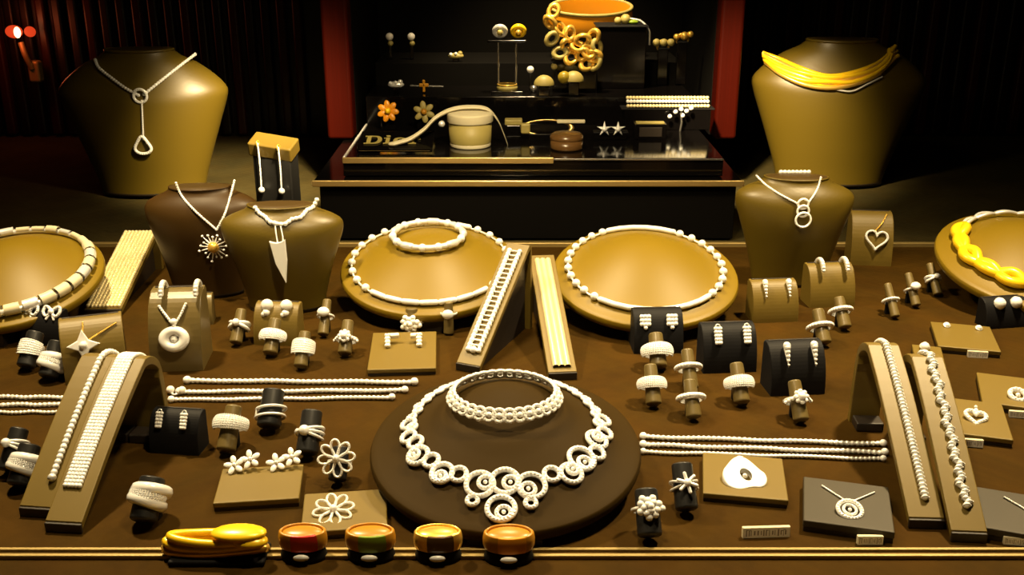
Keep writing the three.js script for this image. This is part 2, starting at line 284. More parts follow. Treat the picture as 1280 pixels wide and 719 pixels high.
{ // arrowhead
  const t = thing('pendant_necklace', 'twisted white stone collar with a long arrowhead pendant on small dark bust', 'necklace');
  const wv = (l) => l.map(([x, y], i) => sm2.surf(x, y + (i % 2 ? 1.2 : -1.2), 0.0018));
  part('chain', [...bumpyTube(wv([[319, 261], [325, 266], [331, 272], [337, 276], [343, 280]]), 0.0019), ...bumpyTube(wv([[346, 281], [356, 279], [366, 275], [375, 271], [384, 264], [391, 258], [396, 251]]), 0.0019)], M.pave, t);
  part('link_chain', [...bumpyTube(onBust(sm2, [[344, 282], [345, 292], [347, 303]], 0.0018), 0.0007), ...bumpyTube(onBust(sm2, [[351, 284], [353, 294], [354, 303]], 0.0018), 0.0007)], M.pave, t);
  const sh = new THREE.Shape(); const s = metresPer(384); sh.moveTo(-9 * s, 22 * s); sh.quadraticCurveTo(0, 18 * s, 8 * s, 24 * s); sh.lineTo(9 * s, 0); sh.lineTo(7 * s, -26 * s); sh.lineTo(-3 * s, -4 * s); sh.closePath();
  const e = new THREE.ExtrudeGeometry(sh, { depth: 0.002, bevelSize: 0.0006, bevelThickness: 0.0006, bevelSegments: 2 });
  const m = part('pendant', e, M.pave, t); m.position.copy(sm2.surf(349, 325, 0.004)); m.rotation.x = -0.1;
}
{ // linked rings
  const t = thing('pendant_necklace', 'fine chain with a pendant of linked rings on small dark bust', 'necklace');
  part('chain', [...bumpyTube(onBust(sm3, [[946, 220], [956, 230], [975, 243], [996, 254]], 0.0015), 0.001), ...bumpyTube(onBust(sm3, [[1011, 253], [1018, 243], [1023, 233], [1026, 222]], 0.0015), 0.001)], M.pave, t);
  for (const [y, r] of [[255, 0.0042], [264, 0.0047], [275, 0.0062]]) { const m = part('ring', paveRing(r, 0.0011), M.pave, t); m.position.copy(sm3.surf(1004, y, 0.003)); }
  const c = thing('stone_bar', 'short white stone bar lying on the neck of the small bust with linked rings', 'jewel', sm3.g.position.clone().add(v3(0.001, sm3.top + 0.0005, -0.012)));
  part('bar', Array.from({ length: 8 }, (_, i) => ball(0.002, (i - 3.5) * 0.0034, 0.001, 0)), M.pave, c);
}

// ---------------------------------------------------------------- round collar plates
function plate(o) {
  const { xc, yc, R, tilt, hA, c, mat, h0 } = o;
  const base = at(xc, yc, h0).setY(0);
  const g = thing('collar_plate', o.label, 'display plate', base, o.turn || 0);
  const body = new THREE.Group(); body.position.y = h0; body.rotation.x = tilt; // the plate's own frame, only used to place points
  body.updateMatrix();
  const hs = (s) => hA * (s < 1 ? Math.pow(1 - s, 1.5) * (1 + 1.5 * s) : 0);
  const P = (s, a, lift = 0) => v3(s * R * Math.cos(a), hs(s) + lift, -(1 - s) * c - s * R * Math.sin(a)).applyMatrix4(body.matrix);
  part('plate', gridGeo(72, 30, (u, v) => { const a = u * 6.2832; if (v <= 0.8) return P(v / 0.8 * 0.985, a); const k = (v - 0.8) / 0.2; return v3(R * (0.985 + 0.015 * Math.sin(k * 3.14)) * Math.cos(a), hs(0.985) - o.th * k, -(0.015 * c) - R * (0.985 + 0.015 * Math.sin(k * 3.14)) * Math.sin(a)).applyMatrix4(body.matrix); }, true), mat, g);
  part('underside', gridGeo(72, 3, (u, v) => { const a = u * 6.2832, s = 0.985 * (1 - v); return v3(s * R * Math.cos(a), -o.th + hs(0.985), -s * R * Math.sin(a)).applyMatrix4(body.matrix); }, true), M.rim, g);
  const lo = v3(0, -o.th, R * 0.94).applyMatrix4(body.matrix), hi = v3(0, -o.th, -R * 0.8).applyMatrix4(body.matrix);
  const sh = new THREE.Shape(); sh.moveTo(-lo.z, 0); sh.lineTo(-hi.z, 0); sh.lineTo(-hi.z, hi.y - 0.001); sh.lineTo(-lo.z, Math.max(0.0005, lo.y - 0.001)); sh.closePath();
  const e = new THREE.ExtrudeGeometry(sh, { depth: R * 0.5, bevelEnabled: false }).translate(0, 0, -R * 0.25).rotateY(Math.PI / 2);
  part('wedge', e, M.rim, g, 'black wedge that tilts the plate');
  g.updateMatrixWorld(true);
  const W = (s, a, lift = 0) => P(s, a, lift).applyMatrix4(g.matrixWorld);
  const nrm = (s, a) => { const e1 = 0.01, p = W(s, a), q = W(s + e1, a), r = W(s, a + e1); return q.sub(p).cross(r.sub(p)).normalize(); };
  return { W, nrm: (s, a) => { const n = nrm(s, a); return n.y < 0 ? n.negate() : n; }, g };
}
const sB = metresPer(338), sF = metresPer(565);
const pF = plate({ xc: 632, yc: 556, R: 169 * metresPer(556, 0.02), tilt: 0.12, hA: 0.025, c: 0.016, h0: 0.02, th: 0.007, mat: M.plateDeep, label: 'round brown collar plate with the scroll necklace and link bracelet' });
const pB = plate({ xc: 538, yc: 333, R: 112 * metresPer(333, 0.031), tilt: 0.21, hA: 0.022, c: 0.01, h0: 0.031, th: 0.007, mat: M.plate, label: 'round brown collar plate with a bead necklace and a bracelet on top' });
const pC = plate({ xc: 806, yc: 342, R: 116 * metresPer(342, 0.032), tilt: 0.23, hA: 0.022, c: 0.01, h0: 0.032, th: 0.007, mat: M.plate, label: 'round brown collar plate with only a bead necklace' });
const pL = plate({ xc: 14, yc: 346, R: 112 * metresPer(350, 0.034), tilt: 0.25, hA: 0.022, c: 0.01, h0: 0.034, th: 0.007, mat: M.plate, label: 'round brown collar plate with the thick white tube collar' });
const pR = plate({ xc: 1290, yc: 324, R: 116 * metresPer(328, 0.034), tilt: 0.25, hA: 0.022, c: 0.01, h0: 0.034, th: 0.007, mat: M.plate, label: 'round brown collar plate with the yellow link collar' });
const arcPts = (pl, s, a0, a1, n, lift) => Array.from({ length: n + 1 }, (_, i) => pl.W(s, a0 + (a1 - a0) * i / n, lift));
const FRONT = -Math.PI / 2, BACK = Math.PI / 2;
function beadCollar(pl, s, label, n, longBack) {
  const t = thing('bead_collar', label, 'necklace');
  part('wire', tube(arcPts(pl, s, 0, 6.2832, 60, 0.0016).slice(0, 60), 0.0009, 120, true), M.silver, t);
  const round = new THREE.SphereGeometry(0.0033, 12, 9), tubeB = new THREE.CapsuleGeometry(0.0023, 0.011, 4, 9).rotateZ(Math.PI / 2);
  for (let i = 0; i < n; i++) {
    const a = i / n * 6.2832 + 0.05; let f = Math.abs(((a - FRONT) % 6.2832 + 9.4248) % 6.2832 - Math.PI); let b = Math.PI - f;
    const long = f < 0.75 || b < 0.45; const p = pl.W(s, a, 0.0026), q = pl.W(s, a + 0.02, 0.0026).sub(p);
    const m = part('bead', long ? tubeB : round, M.pave, t); const nn = pl.nrm(s, a); const X = q.normalize(), Y = nn.clone().cross(X); m.quaternion.setFromRotationMatrix(new THREE.Matrix4().makeBasis(X, Y, nn)); m.position.copy(p);
  }
}
beadCollar(pB, 0.87, 'silver bead and tube collar on plate that also carries a bracelet', 28);
beadCollar(pC, 0.83, 'silver bead and tube collar on plate without a bracelet', 34);
{ // bracelet standing on the back plate
  const t = thing('tube_bracelet', 'round silver tube bracelet resting on top of the bead collar plate', 'bracelet');
  const c = pB.W(0, 0, 0), r = 47 * metresPer(330, 0.05), pts = []; for (let i = 0; i < 26; i++) { const a = i / 26 * 6.2832; pts.push(v3(c.x - 0.002 + r * Math.cos(a), 0, c.z - 0.004 - r * 0.92 * Math.sin(a))); }
  const yy = (p) => c.y + 0.0005 + (p.z - c.z) * -0.12; pts.forEach((p) => { p.y = yy(p); });
  part('band', tube(pts, 0.0024, 80, true), M.silver, t);
  for (let i = 0; i < 14; i++) { const a = (i + 0.3) / 14 * 6.2832, p = v3(c.x - 0.002 + r * Math.cos(a), 0, c.z - 0.004 - r * 0.92 * Math.sin(a)); p.y = yy(p); const m = part('bead', i % 3 ? new THREE.SphereGeometry(0.0034, 12, 8) : new THREE.CapsuleGeometry(0.0031, 0.007, 4, 10).rotateZ(Math.PI / 2), i % 3 ? M.pave : M.silver, t); m.position.copy(p); m.rotation.y = a + Math.PI / 2; }
}
{ // thick collar at the left
  const t = thing('tube_collar', 'thick white tube collar with silver bands on round plate', 'necklace');
  const s = 0.86; part('core', tube(arcPts(pL, s, 0, 6.2832, 60, 0.003).slice(0, 60), 0.0024, 120, true), M.silver, t);
  for (let i = 0; i < 30; i++) { const a0 = i / 30 * 6.2832, back2 = Math.sin(a0) > 0.55; const r = back2 ? (i % 3 ? 0.0023 : 0.0034) : 0.0046; part(i % 4 === 1 ? 'band' : 'tube_segment', tube(arcPts(pL, s, a0 + 0.012, a0 + 0.185, 5, 0.0044), r, 8, false, 10), i % 4 === 1 ? M.silver : M.ivory, t); }
}
{ // yellow collar at the right
  const t = thing('link_collar', 'chunky yellow collar of long twisted links on round plate', 'necklace');
  const s = 0.76; for (let i = 0; i < 18; i++) { const a0 = i / 18 * 6.2832, b = Math.sin(a0 + 0.1) > 0.8; for (const k of [-1, 1]) { const pts = []; for (let j = 0; j <= 8; j++) { const q = j / 8; pts.push(pR.W(s + k * 0.055 * Math.sin(q * Math.PI) * (i % 2 ? 1 : 0.6), a0 + q * 0.38, 0.003 + 0.002 * Math.sin(q * 3.14))); } part('link', tube(pts, b ? 0.0016 : 0.0042, 14, false, 9), b ? M.silver : M.yellow, t); } }
}
{ // the big scroll necklace on the front plate
  const t = thing('scroll_necklace', 'white stone necklace of swirling scroll rings on the front collar plate', 'necklace');
  const s = 0.7, lay = (name, geo, a, ds, lift, spin) => { const p = pF.W(s + ds, a, lift), n = pF.nrm(s + ds, a), q = pF.W(s + ds, a + 0.02, lift).sub(p); const X = q.normalize().applyAxisAngle(n, spin || 0), Y = n.clone().cross(X); const m = part(name, geo, M.pave, t); m.quaternion.setFromRotationMatrix(new THREE.Matrix4().makeBasis(X, Y, n)); m.position.copy(p); };
  const mm = metresPer(590), scroll = (R) => merge([...paveRing(R, 0.0016), ...paveRing(R * 0.5, 0.0013).map((g) => g.translate(0, -R * 0.42, 0.0006)), ball(0.0012, 0, -R * 0.42, 0.001)]);
  const big = scroll(15.5 * mm), mid = scroll(12.5 * mm), small = merge(paveRing(9 * mm, 0.0015)), tiny = merge(paveRing(6 * mm, 0.0014)), linkG = merge(paveRing(5.2 * mm, 0.0013));
  const seq = [[-0.05, big, 1.2], [0.2, big, -0.9], [0.435, small, 0], [0.625, mid, 2.2], [0.84, big, -0.4], [1.05, small, 0], [1.22, mid, 1.7], [1.4, small, 0], [1.53, tiny, 0], [1.63, small, 0]];
  seq.forEach(([d, g, sp], i) => { lay('scroll', g, FRONT + d + 0.05, i % 2 ? 0.03 : -0.01, 0.0022, sp); });
  [[-0.29, big, 2], [-0.53, small, 0], [-0.7, mid, 0.4], [-0.9, small, 1], [-1.08, mid, -1], [-1.27, small, 0], [-1.42, small, 0], [-1.55, tiny, 0], [-1.65, small, 0]].forEach(([d, g, sp], i) => lay('scroll', g, FRONT + d + 0.05, i % 2 ? -0.01 : 0.02, 0.0022, sp));
  lay('scroll_drop', big, FRONT - 0.03, 0.155, 0.0022, 0.5);
  lay('scroll_bead', tiny, FRONT - 0.27, 0.12, 0.002); lay('scroll_bead', tiny, FRONT + 0.21, 0.13, 0.002);
  for (let i = 0; i < 26; i++) { const a = FRONT + 1.76 + i * (6.2832 - 1.76 - 1.72) / 25; lay('link', linkG, a, i % 2 ? 0.012 : -0.012, 0.0018); }
}
{ // link bracelet on the front plate
  const t = thing('link_bracelet', 'round white stone link bracelet resting on top of the front collar plate', 'bracelet');
  const c = pF.W(0, 0, 0), r = 66 * metresPer(500, 0.04), n = 34; const g = merge([...paveRing(0.0034, 0.0011), ball(0.0017, 0, 0, 0.0004)]);
  for (let i = 0; i < n; i++) { const a = i / n * 6.2832, p = v3(c.x - 0.0005 + r * Math.cos(a), c.y + 0.0005, c.z + 0.003 - r * 0.86 * Math.sin(a)); p.y += (p.z - c.z) * -0.02; const m = part('link', g, M.pave, t); m.position.copy(p); m.rotation.set(0, a + Math.PI / 2, 0); m.rotateX(-0.6); m.rotateZ(i % 2 ? 0.5 : -0.4); }
}

// ---------------------------------------------------------------- bracelet ramps
function ramp(o) {  // b = front end, t = top; curved ramps fold over at the top
  const A = at(...o.b, 0.0), B = at(...o.t, o.h), dir = B.clone().sub(A).setY(0), run = dir.length(); dir.normalize();
  const turn = Math.atan2(-dir.x, -dir.z), w = o.w;
  const g = thing('bracelet_ramp', o.label, 'bracelet stand', A, turn);
  const prof = []; // z (towards the back is negative), y
  if (o.curl) { const k = o.h * 0.35; for (let i = 0; i <= 12; i++) { const q = i / 12; prof.push([-(run - k) * q, 0.006 + (o.h - 0.006) * (q * 1.12 - 0.12 * q * q * q)]); }
    const [z0, y0] = prof[prof.length - 1]; for (let i = 1; i <= 8; i++) { const a = i / 8 * 2.2; prof.push([z0 - k * Math.sin(a * 0.72), y0 - k * (1 - Math.cos(a * 0.72)) - (a > 1.4 ? (a - 1.4) * 0.006 : 0) ]); }
    const [z1, y1] = prof[prof.length - 1]; prof.push([z1 - 0.001, y1 * 0.5], [z1 - 0.001, 0.0]);
  } else prof.push([0, 0.0055], [-run * 0.5, 0.0055 + (o.h - 0.0055) * 0.5], [-run, o.h], [-run - 0.004, o.h - 0.002], [-run - 0.006, 0]);
  const th = 0.004, sheet = (inset, wd) => gridGeo(prof.length - 1, 2, (u, v) => { const [z, y] = prof[Math.round(u * (prof.length - 1))]; return v3((v - 0.5) * wd, Math.max(y - inset, 0), z + inset * 0.5); });
  const outline = new THREE.Shape(); prof.forEach(([z, y], i) => i ? outline.lineTo(-z, y) : outline.moveTo(-z, y)); const inner = prof.map(([z, y], i) => [z + (i > prof.length * 0.75 ? th : th * 0.3), Math.max(0, y - (i > prof.length - 3 ? 0 : th))]).reverse(); inner.forEach(([z, y]) => outline.lineTo(-z, y)); outline.closePath();
  const e = new THREE.ExtrudeGeometry(outline, { depth: w - 0.0012, bevelEnabled: true, bevelSize: 0.0005, bevelThickness: 0.0006, bevelSegments: 2 }).translate(0, 0, -w / 2 + 0.0006).rotateY(Math.PI / 2);
  part('board', e, M.taupe, g);
  part('front_edge', rbox(w, 0.0055, 0.002, 0, 0.00275, 0.0012, 0.0006), M.rim, g, 'dark front edge');
  if (!o.curl) part('side_edge', new THREE.ExtrudeGeometry((() => { const s = new THREE.Shape(); s.moveTo(0.002, 0); s.lineTo(run, 0); s.lineTo(run, o.h - 0.006); s.closePath(); return s; })(), { depth: w * 0.6, bevelEnabled: false }).translate(0, 0, -w * 0.3).rotateY(Math.PI / 2), M.rim, g, 'dark wedge under the board');
  else part('foot', rbox(w * 0.9, 0.006, 0.012, 0, 0.003, prof[prof.length - 1][0] + 0.012, 0.001), M.rim, g);
  g.updateMatrixWorld(true);
  const c = new THREE.CatmullRomCurve3(prof.slice(0, prof.length - 2 + (o.curl ? 0 : -0)).map(([z, y]) => v3(0, y, z)), false, 'centripetal');
  return { W: (q, x, lift) => { const p = c.getPointAt(q), n = c.getTangentAt(q).cross(v3(-1, 0, 0)).negate(); if (n.y < 0) n.negate(); return p.add(n.multiplyScalar(lift)).add(v3(x, 0, 0)).applyMatrix4(g.matrixWorld); }, g, len: c.getLength(), turn };
}
const wAt = (px, y) => px * metresPer(y);
const rM1 = ramp({ b: [586, 464], t: [648, 306], h: 0.068, w: wAt(33, 464), label: 'straight bracelet ramp with a double row chain bracelet behind front collar plate' });
const rM2 = ramp({ b: [703, 474], t: [677, 320], h: 0.048, w: wAt(36, 474), label: 'straight bracelet ramp with a smooth mesh bracelet behind front collar plate' });
const rL0 = ramp({ b: [130, 394], t: [176, 290], h: 0.036, w: wAt(46, 394), label: 'straight bracelet ramp fully covered by a wide white stone bracelet' });
const rLA = ramp({ b: [50, 645], t: [143, 430], h: 0.058, w: wAt(48, 645), curl: true, label: 'curved bracelet ramp with the slender rope bracelet' });
const rLB = ramp({ b: [82, 664], t: [180, 432], h: 0.058, w: wAt(48, 664), curl: true, label: 'curved bracelet ramp with the broad flat white bracelet' });
const rRA = ramp({ b: [1156, 659], t: [1092, 416], h: 0.06, w: wAt(44, 659), curl: true, label: 'curved bracelet ramp with the even round stone bracelet' });
const rRB = ramp({ b: [1209, 676], t: [1146, 430], h: 0.06, w: wAt(44, 676), curl: true, label: 'curved bracelet ramp with the zigzag stone bracelet' });
function rampBracelet(r, q0, q1, label, make) { const t = thing('bracelet', label, 'bracelet'); make(t, (q, x, l) => r.W(q0 + (q1 - q0) * q, x, l)); }
const samples = (n, fn) => Array.from({ length: n }, (_, i) => fn(i / (n - 1)));
const SETTING = merge([ball(0.0018), torus(0.0016, 0.0006, 6.2832, 10, 5), ball(0.0008, 0.0019, 0, 0)]);
rampBracelet(rM1, 0.1, 0.93, 'double row white stone chain bracelet on straight ramp', (t, W) => { for (const x of [-0.0042, 0.0042]) part('stone_row', bumpyTube(samples(24, (q) => W(q, x, 0.002)), 0.0019, 2.2), M.pave, t); part('rung', samples(22, (q) => placed(rbox(0.006, 0.0012, 0.0012), W(q, 0, 0.0018), W(q, 1, 0).sub(W(q, 0, 0)), v3(0, 1, 0))), M.silver, t); part('clasp', ball(0.0028, 0, 0, 0).translate(...W(0, 0, 0.002).toArray()), M.pave, t); });
rampBracelet(rM2, 0.03, 0.95, 'smooth flat mesh bracelet on straight ramp', (t, W) => { const w = 0.0062; for (let k = 0; k < 3; k++) part('strand', tube(samples(14, (q) => W(q, (k - 1) * 0.0042, 0.0012)), 0.0023, 40), M.champagne, t); });
rampBracelet(rL0, 0.02, 0.98, 'wide white stone bracelet of many rows covering its ramp', (t, W) => { const n = 9, wd = wAt(38, 394); for (let k = 0; k < n; k++) part('stone_row', bumpyTube(samples(12, (q) => W(q, (k / (n - 1) - 0.5) * wd, 0.0012)), 0.0019, 2), M.champagne, t); });
rampBracelet(rLA, 0.12, 0.97, 'slender rope bracelet on curved ramp', (t, W) => { part('rope', bumpyTube(samples(20, (q) => W(q, 0.003, 0.0018)), 0.0019, 1.8), M.pave, t); for (const q of [0, 0.985]) part('clasp', ball(0.0024).translate(...W(q, 0.003, 0.002).toArray()), M.silver, t); });
rampBracelet(rLB, 0.14, 0.9, 'broad flat white bracelet on curved ramp', (t, W) => { for (let k = -2; k <= 2; k++) part('strand', bumpyTube(samples(20, (q) => W(q, -0.002 + k * 0.002, 0.0011)), 0.0014, 1.7), M.pave, t); });
rampBracelet(rRA, 0.07, 0.95, 'even round stone bracelet on curved ramp', (t, W) => { const n = 56; for (let i = 0; i < n; i++) { const m = part('stone', SETTING, M.pave, t); m.position.copy(W(i / (n - 1), 0.001, 0.0016)); m.rotation.x = 0.5; } });
rampBracelet(rRB, 0.09, 0.92, 'zigzag stone bracelet on curved ramp', (t, W) => { const n = 62; for (let i = 0; i < n; i++) { const m = part('stone', SETTING, M.pave, t); m.position.copy(W(i / (n - 1), 0.001 + 0.0011 * Math.sin(i * 1.7) + 0.0006 * Math.sin(i * 0.7), 0.0016)); m.rotation.x = 0.5; } });

// ---------------------------------------------------------------- loose chain bracelets lying in rows of three
function row(x0, y0, x1, y1, r, label) { const a = at(x0, y0, r), b = at(x1, y1, r); const t = thing('chain_bracelet', label, 'bracelet'); const pts = samples(9, (q) => a.clone().lerp(b, q).add(v3(0, 0, 0.0007 * Math.sin(q * 17 + y0)))); part('links', bumpyTube(pts, r, 2.1), M.silver, t); for (const e of [a, b]) part('clasp', ball(r * 1.5).translate(e.x, r * 1.3, e.z), M.pave, t); }
row(234, 476, 518, 478, 0.00194, 'upper thick chain of the three beside the dark two-band ring post');
row(224, 490, 506, 488, 0.00175, 'middle chain of the three beside the dark two-band ring post');
row(214, 500, 490, 497, 0.00162, 'lower chain of the three beside the dark two-band ring post');
row(804, 546, 1104, 555, 0.00162, 'upper chain of the three behind the free-form pendant card');
row(804, 556, 1106, 566, 0.00162, 'middle chain of the three behind the free-form pendant card');
row(804, 565, 1104, 574, 0.00138, 'lower chain of the three behind the free-form pendant card');
row(-30, 496, 95, 497, 0.00162, 'upper chain of the three beside the slender rope bracelet ramp');
row(-30, 506, 90, 506, 0.00162, 'middle chain of the three beside the slender rope bracelet ramp');
row(-30, 516, 86, 515, 0.00138, 'lower chain of the three beside the slender rope bracelet ramp');

// ---------------------------------------------------------------- ring posts and rings
function ringSet(x, yTop, yRing, yBot, wRing, kind, desc, dark = false, LEAN = 0.72) {   // a round finger lying back on a prop, the ring across its upper side
  const s = metresPer(yBot - 4), R = wRing * s / 2, rt = R * (dark ? 0.62 : 0.44), rb = R * (dark ? 0.68 : 0.54), ri = R * 0.76;
  const cosL = Math.cos(LEAN), sinL = Math.sin(LEAN), elev = PITCH + Math.atan(((yTop + yBot) / 2 - CY) / FOCAL), fore = Math.cos(LEAN - elev);
  const L = (yBot - yTop) * s / fore - rb * 0.7, hr = (yBot - yRing) * s / fore - rb * 0.5, rAt = rb + (rt - rb) * hr / L;
  const base = at(x, yBot - 2, 0), turn = Math.atan2(-base.x, -base.z) * -0.4, y0 = rb * sinL;
  const g = thing('ring_post', (dark ? 'thick black' : 'slim taupe') + ' ring post wearing the ' + desc, 'ring stand', base, turn);
  part('post', lathe([[0, 0], [rb * 0.8, 0], [rb * 0.97, rb * 0.12], [rb, rb * 0.3], [rAt, hr], [rt * 1.01, L * 0.95], [rt * 0.9, L * 0.985], [rt * 0.6, L], [0, L]], 28).rotateX(-LEAN).translate(0, y0, 0), dark ? M.postDark : M.post, g);
  const pz = L * 0.72, ph = y0 + pz * cosL - rAt * 0.7;
  part('prop', rbox(rb * 1.1, ph, rb * 0.7, 0, ph / 2, -pz * sinL, 0.0006), M.black, g);
  const off = -(ri - rAt) * 0.7, a = v3(0, y0 + hr * cosL + off * sinL, -hr * sinL + off * cosL).applyAxisAngle(v3(0, 1, 0), turn);
  finger(kind, desc, base.clone().add(a), turn, ri, R, s, LEAN);
}
function finger(kind, desc, pos, turn, ri, R, s, LEAN) {
  const t = thing('finger_ring', desc, 'ring', pos, turn); t.rotation.order = 'YXZ'; t.rotation.x = -LEAN;
  const r = ri, bandT = Math.max(0.0009, R * 0.13), F = r + bandT * 0.6;
  const hoop = (w, th) => lathe([[r, -w], [r + th, -w * 0.8], [r + th * 1.2, 0], [r + th, w * 0.8], [r, w], [r, -w]], 32);
  const dome = (w, up) => { const pt = (a, k, m) => { const q = Math.cos(a * 0.5), rr = F + up * q * Math.sqrt(Math.max(0, 1 - k * k * 0.72)) + m; return v3(Math.sin(a) * rr, k * w * q, Math.cos(a) * rr); };
    const g = [gridGeo(24, 8, (u, v) => pt((u - 0.5) * 2.9, v * 2 - 1, R * 0.02))]; for (let i = 0; i < 22; i++) for (let k = -3; k <= 3; k++) { const p = pt((i / 21 - 0.5) * 2.9, k / 3, R * 0.01); g.push(ball(R * 0.075, p.x, p.y, p.z, 0)); } return g; };
  const oldDome = (w, up) => { const g = []; const n = 15; for (let i = 0; i < n; i++) for (let k = -2; k <= 2; k++) { const a = (i / (n - 1) - 0.5) * 2.9, q = Math.cos(a * 0.5), y = k / 2 * w * q; g.push(ball(R * 0.13, Math.sin(a) * (F + up * q * Math.sqrt(1 - k * k / 5.5)), y, Math.cos(a) * (F + up * q * Math.sqrt(1 - k * k / 5.5)))); } return g; };
  if (kind === 'dome') { part('band', hoop(R * 0.16, bandT), M.silver, t); part('setting', dome(R * 0.36, R * 0.2), M.pave, t); }
  else if (kind === 'wide') { part('band', hoop(R * 0.42, bandT), M.silver, t); part('setting', dome(R * 0.55, R * 0.08), M.pave, t); }
  else if (kind === 'band') { part('band', hoop(R * 0.22, bandT * 1.2), M.silver, t); part('setting', Array.from({ length: 26 }, (_, i) => ball(R * 0.17, Math.sin(i / 26 * 6.28) * (F + bandT * 0.5), 0, Math.cos(i / 26 * 6.28) * (F + bandT * 0.5))), M.pave, t); }
  else if (kind === 'solitaire') { part('band', hoop(R * 0.14, bandT), M.silver, t); part('stone', [new THREE.IcosahedronGeometry(R * 0.55, 1).scale(1.15, 0.95, 0.75).translate(0, R * 0.1, F + R * 0.3)], M.pave, t); part('claw', [-1, 1].map((k) => ball(R * 0.16, k * R * 0.5, R * 0.1, F + R * 0.3)), M.silver, t); }
  else if (kind === 'crossover') { for (const k of [-1, 1]) part('band', new THREE.TorusGeometry(F, R * 0.17, 8, 32).rotateX(Math.PI / 2).rotateZ(k * 0.3), M.pave, t); part('stone', ball(R * 0.34, 0, 0, F + R * 0.16, 2), M.pave, t); }
  else if (kind === 'double') { for (const k of [-1, 1]) part('band', new THREE.TorusGeometry(F, R * 0.085, 8, 32).rotateX(Math.PI / 2).rotateZ(0.16).translate(0, k * R * 0.24, 0), M.pave, t); part('bridge', rbox(R * 0.12, R * 0.5, R * 0.14, -F * 0.85, -R * 0.14, F * 0.5), M.silver, t); }
  else if (kind === 'triple') { for (const k of [-1, 0, 1]) part('band', new THREE.TorusGeometry(F, R * 0.1, 8, 32).rotateX(Math.PI / 2).rotateZ(k * 0.26).translate(0, k * R * 0.12, 0), M.pave, t); part('stone', [ball(R * 0.33, -R * 0.1, -R * 0.05, F + R * 0.14, 2)], M.pave, t); }
  else if (kind === 'bypass') { part('band', [-1, 1].map((k) => new THREE.TorusGeometry(F, R * 0.2, 8, 32).scale(1, 1, 1.5).rotateX(Math.PI / 2).rotateZ(k * 0.1 - 0.1).translate(k * R * 0.06, k * R * 0.28, 0)), M.pave, t); part('setting', dome(R * 0.3, R * 0.12), M.pave, t); }
  else if (kind === 'star') { part('band', [-1, 1].map((k) => new THREE.TorusGeometry(F, R * 0.08, 8, 32).rotateX(Math.PI / 2).rotateZ(k * 0.3)), M.silver, t); part('setting', [ball(R * 0.24, 0, 0, F + R * 0.2, 2), ...Array.from({ length: 6 }, (_, i) => new THREE.CapsuleGeometry(R * 0.11, R * 0.38, 3, 8).translate(0, R * 0.38, 0).rotateZ(i / 6 * 6.28 + 0.2).translate(0, 0, F + R * 0.16))], M.pave, t); }
  else if (kind === 'cluster') { part('band', hoop(R * 0.12, bandT), M.silver, t); const g = []; for (let i = 0; i < 16; i++) { const a = i * 2.4, q = Math.sqrt(i / 16) * R * 0.72; g.push(ball(R * 0.21, Math.cos(a) * q, Math.sin(a) * q * 0.8, F + R * 0.25 - q * 0.3)); } part('setting', g, M.pave, t); }
  else if (kind === 'rosette') { part('band', hoop(R * 0.14, bandT), M.silver, t); part('setting', [ball(R * 0.3, 0, 0, F + R * 0.22, 2), ...Array.from({ length: 8 }, (_, i) => ball(R * 0.17, Math.cos(i * 0.785) * R * 0.38, Math.sin(i * 0.785) * R * 0.38, F + R * 0.12)), ...[-1, 1].flatMap((k) => [0, 1, 2].map((j) => ball(R * 0.15, k * (R * 0.55 + j * R * 0.16), -R * 0.05 - j * R * 0.06, F * 0.8 - j * R * 0.2)))], M.pave, t); }
  else if (kind === 'flower') { part('band', hoop(R * 0.14, bandT), M.silver, t); const g = flowerGroup('flower', t); g.position.set(0, R * 0.1, F + R * 0.32); g.rotation.x = 0.25; flowerInto(g, 23 * s, 8, 0.0008); }
}
ringSet(295, 388, 410, 436, 29, 'crossover', 'small crossover ring with a center stone');
ringSet(338, 400, 424, 450, 34, 'dome', 'low domed ring in front of the pearl earrings');
ringSet(376, 416, 438, 466, 32, 'wide', 'broad domed stone ring nearest the upper thick chain');
ringSet(404, 376, 398, 425, 25, 'solitaire', 'oval solitaire ring behind the rosette ring');
ringSet(431, 402, 427, 450, 32, 'rosette', 'round rosette ring with stone-set shoulders');
ringSet(561, 376, 392, 420, 24, 'solitaire', 'small solitaire ring beside the double row chain ramp', false, 0.15);
ringSet(515, 382, 401, 418, 34, 'cluster', 'cluster ring behind the square earring card', false, 0.15);
ringSet(33, 416, 440, 468, 33, 'wide', 'broad box-shaped stone ring beneath the bow earrings', true);
ringSet(61, 428, 456, 481, 35, 'bypass', 'tilted broad stone ring beside the star pendant card', true);
ringSet(283, 508, 534, 573, 45, 'dome', 'large mushroom-domed ring beside the short bar earrings');
ringSet(336, 488, 520, 545, 43, 'double', 'two-band open ring in front of the chain bracelets', true);
ringSet(384, 514, 545, 578, 41, 'triple', 'three-band crossing ring beside the flower ring', true);
ringSet(422, 560, 582, 610, 34, 'flower', 'open petal flower ring with eight petals', true);
ringSet(180, 597, 624, 664, 50, 'bypass', 'big wrapped bypass ring near the yellow bangle coil', true);
ringSet(10, 536, 560, 598, 36, 'triple', 'three-band crossing ring beside the curved ramp', true);
ringSet(24, 556, 584, 618, 42, 'bypass', 'wrapped bypass ring beside the slender rope bracelet ramp', true);
ringSet(823, 418, 443, 468, 40, 'dome', 'low domed ring in front of the square studs');
ringSet(817, 457, 484, 514, 37, 'dome', 'low domed ring beside the two stacked stone bands');
ringSet(864, 438, 462, 494, 34, 'band', 'round stone band between the square studs and long bars');
ringSet(867, 476, 500, 530, 36, 'band', 'round stone band before the other round stone band');
ringSet(927, 455, 483, 512, 38, 'dome', 'low domed ring in front of the long bar earrings');
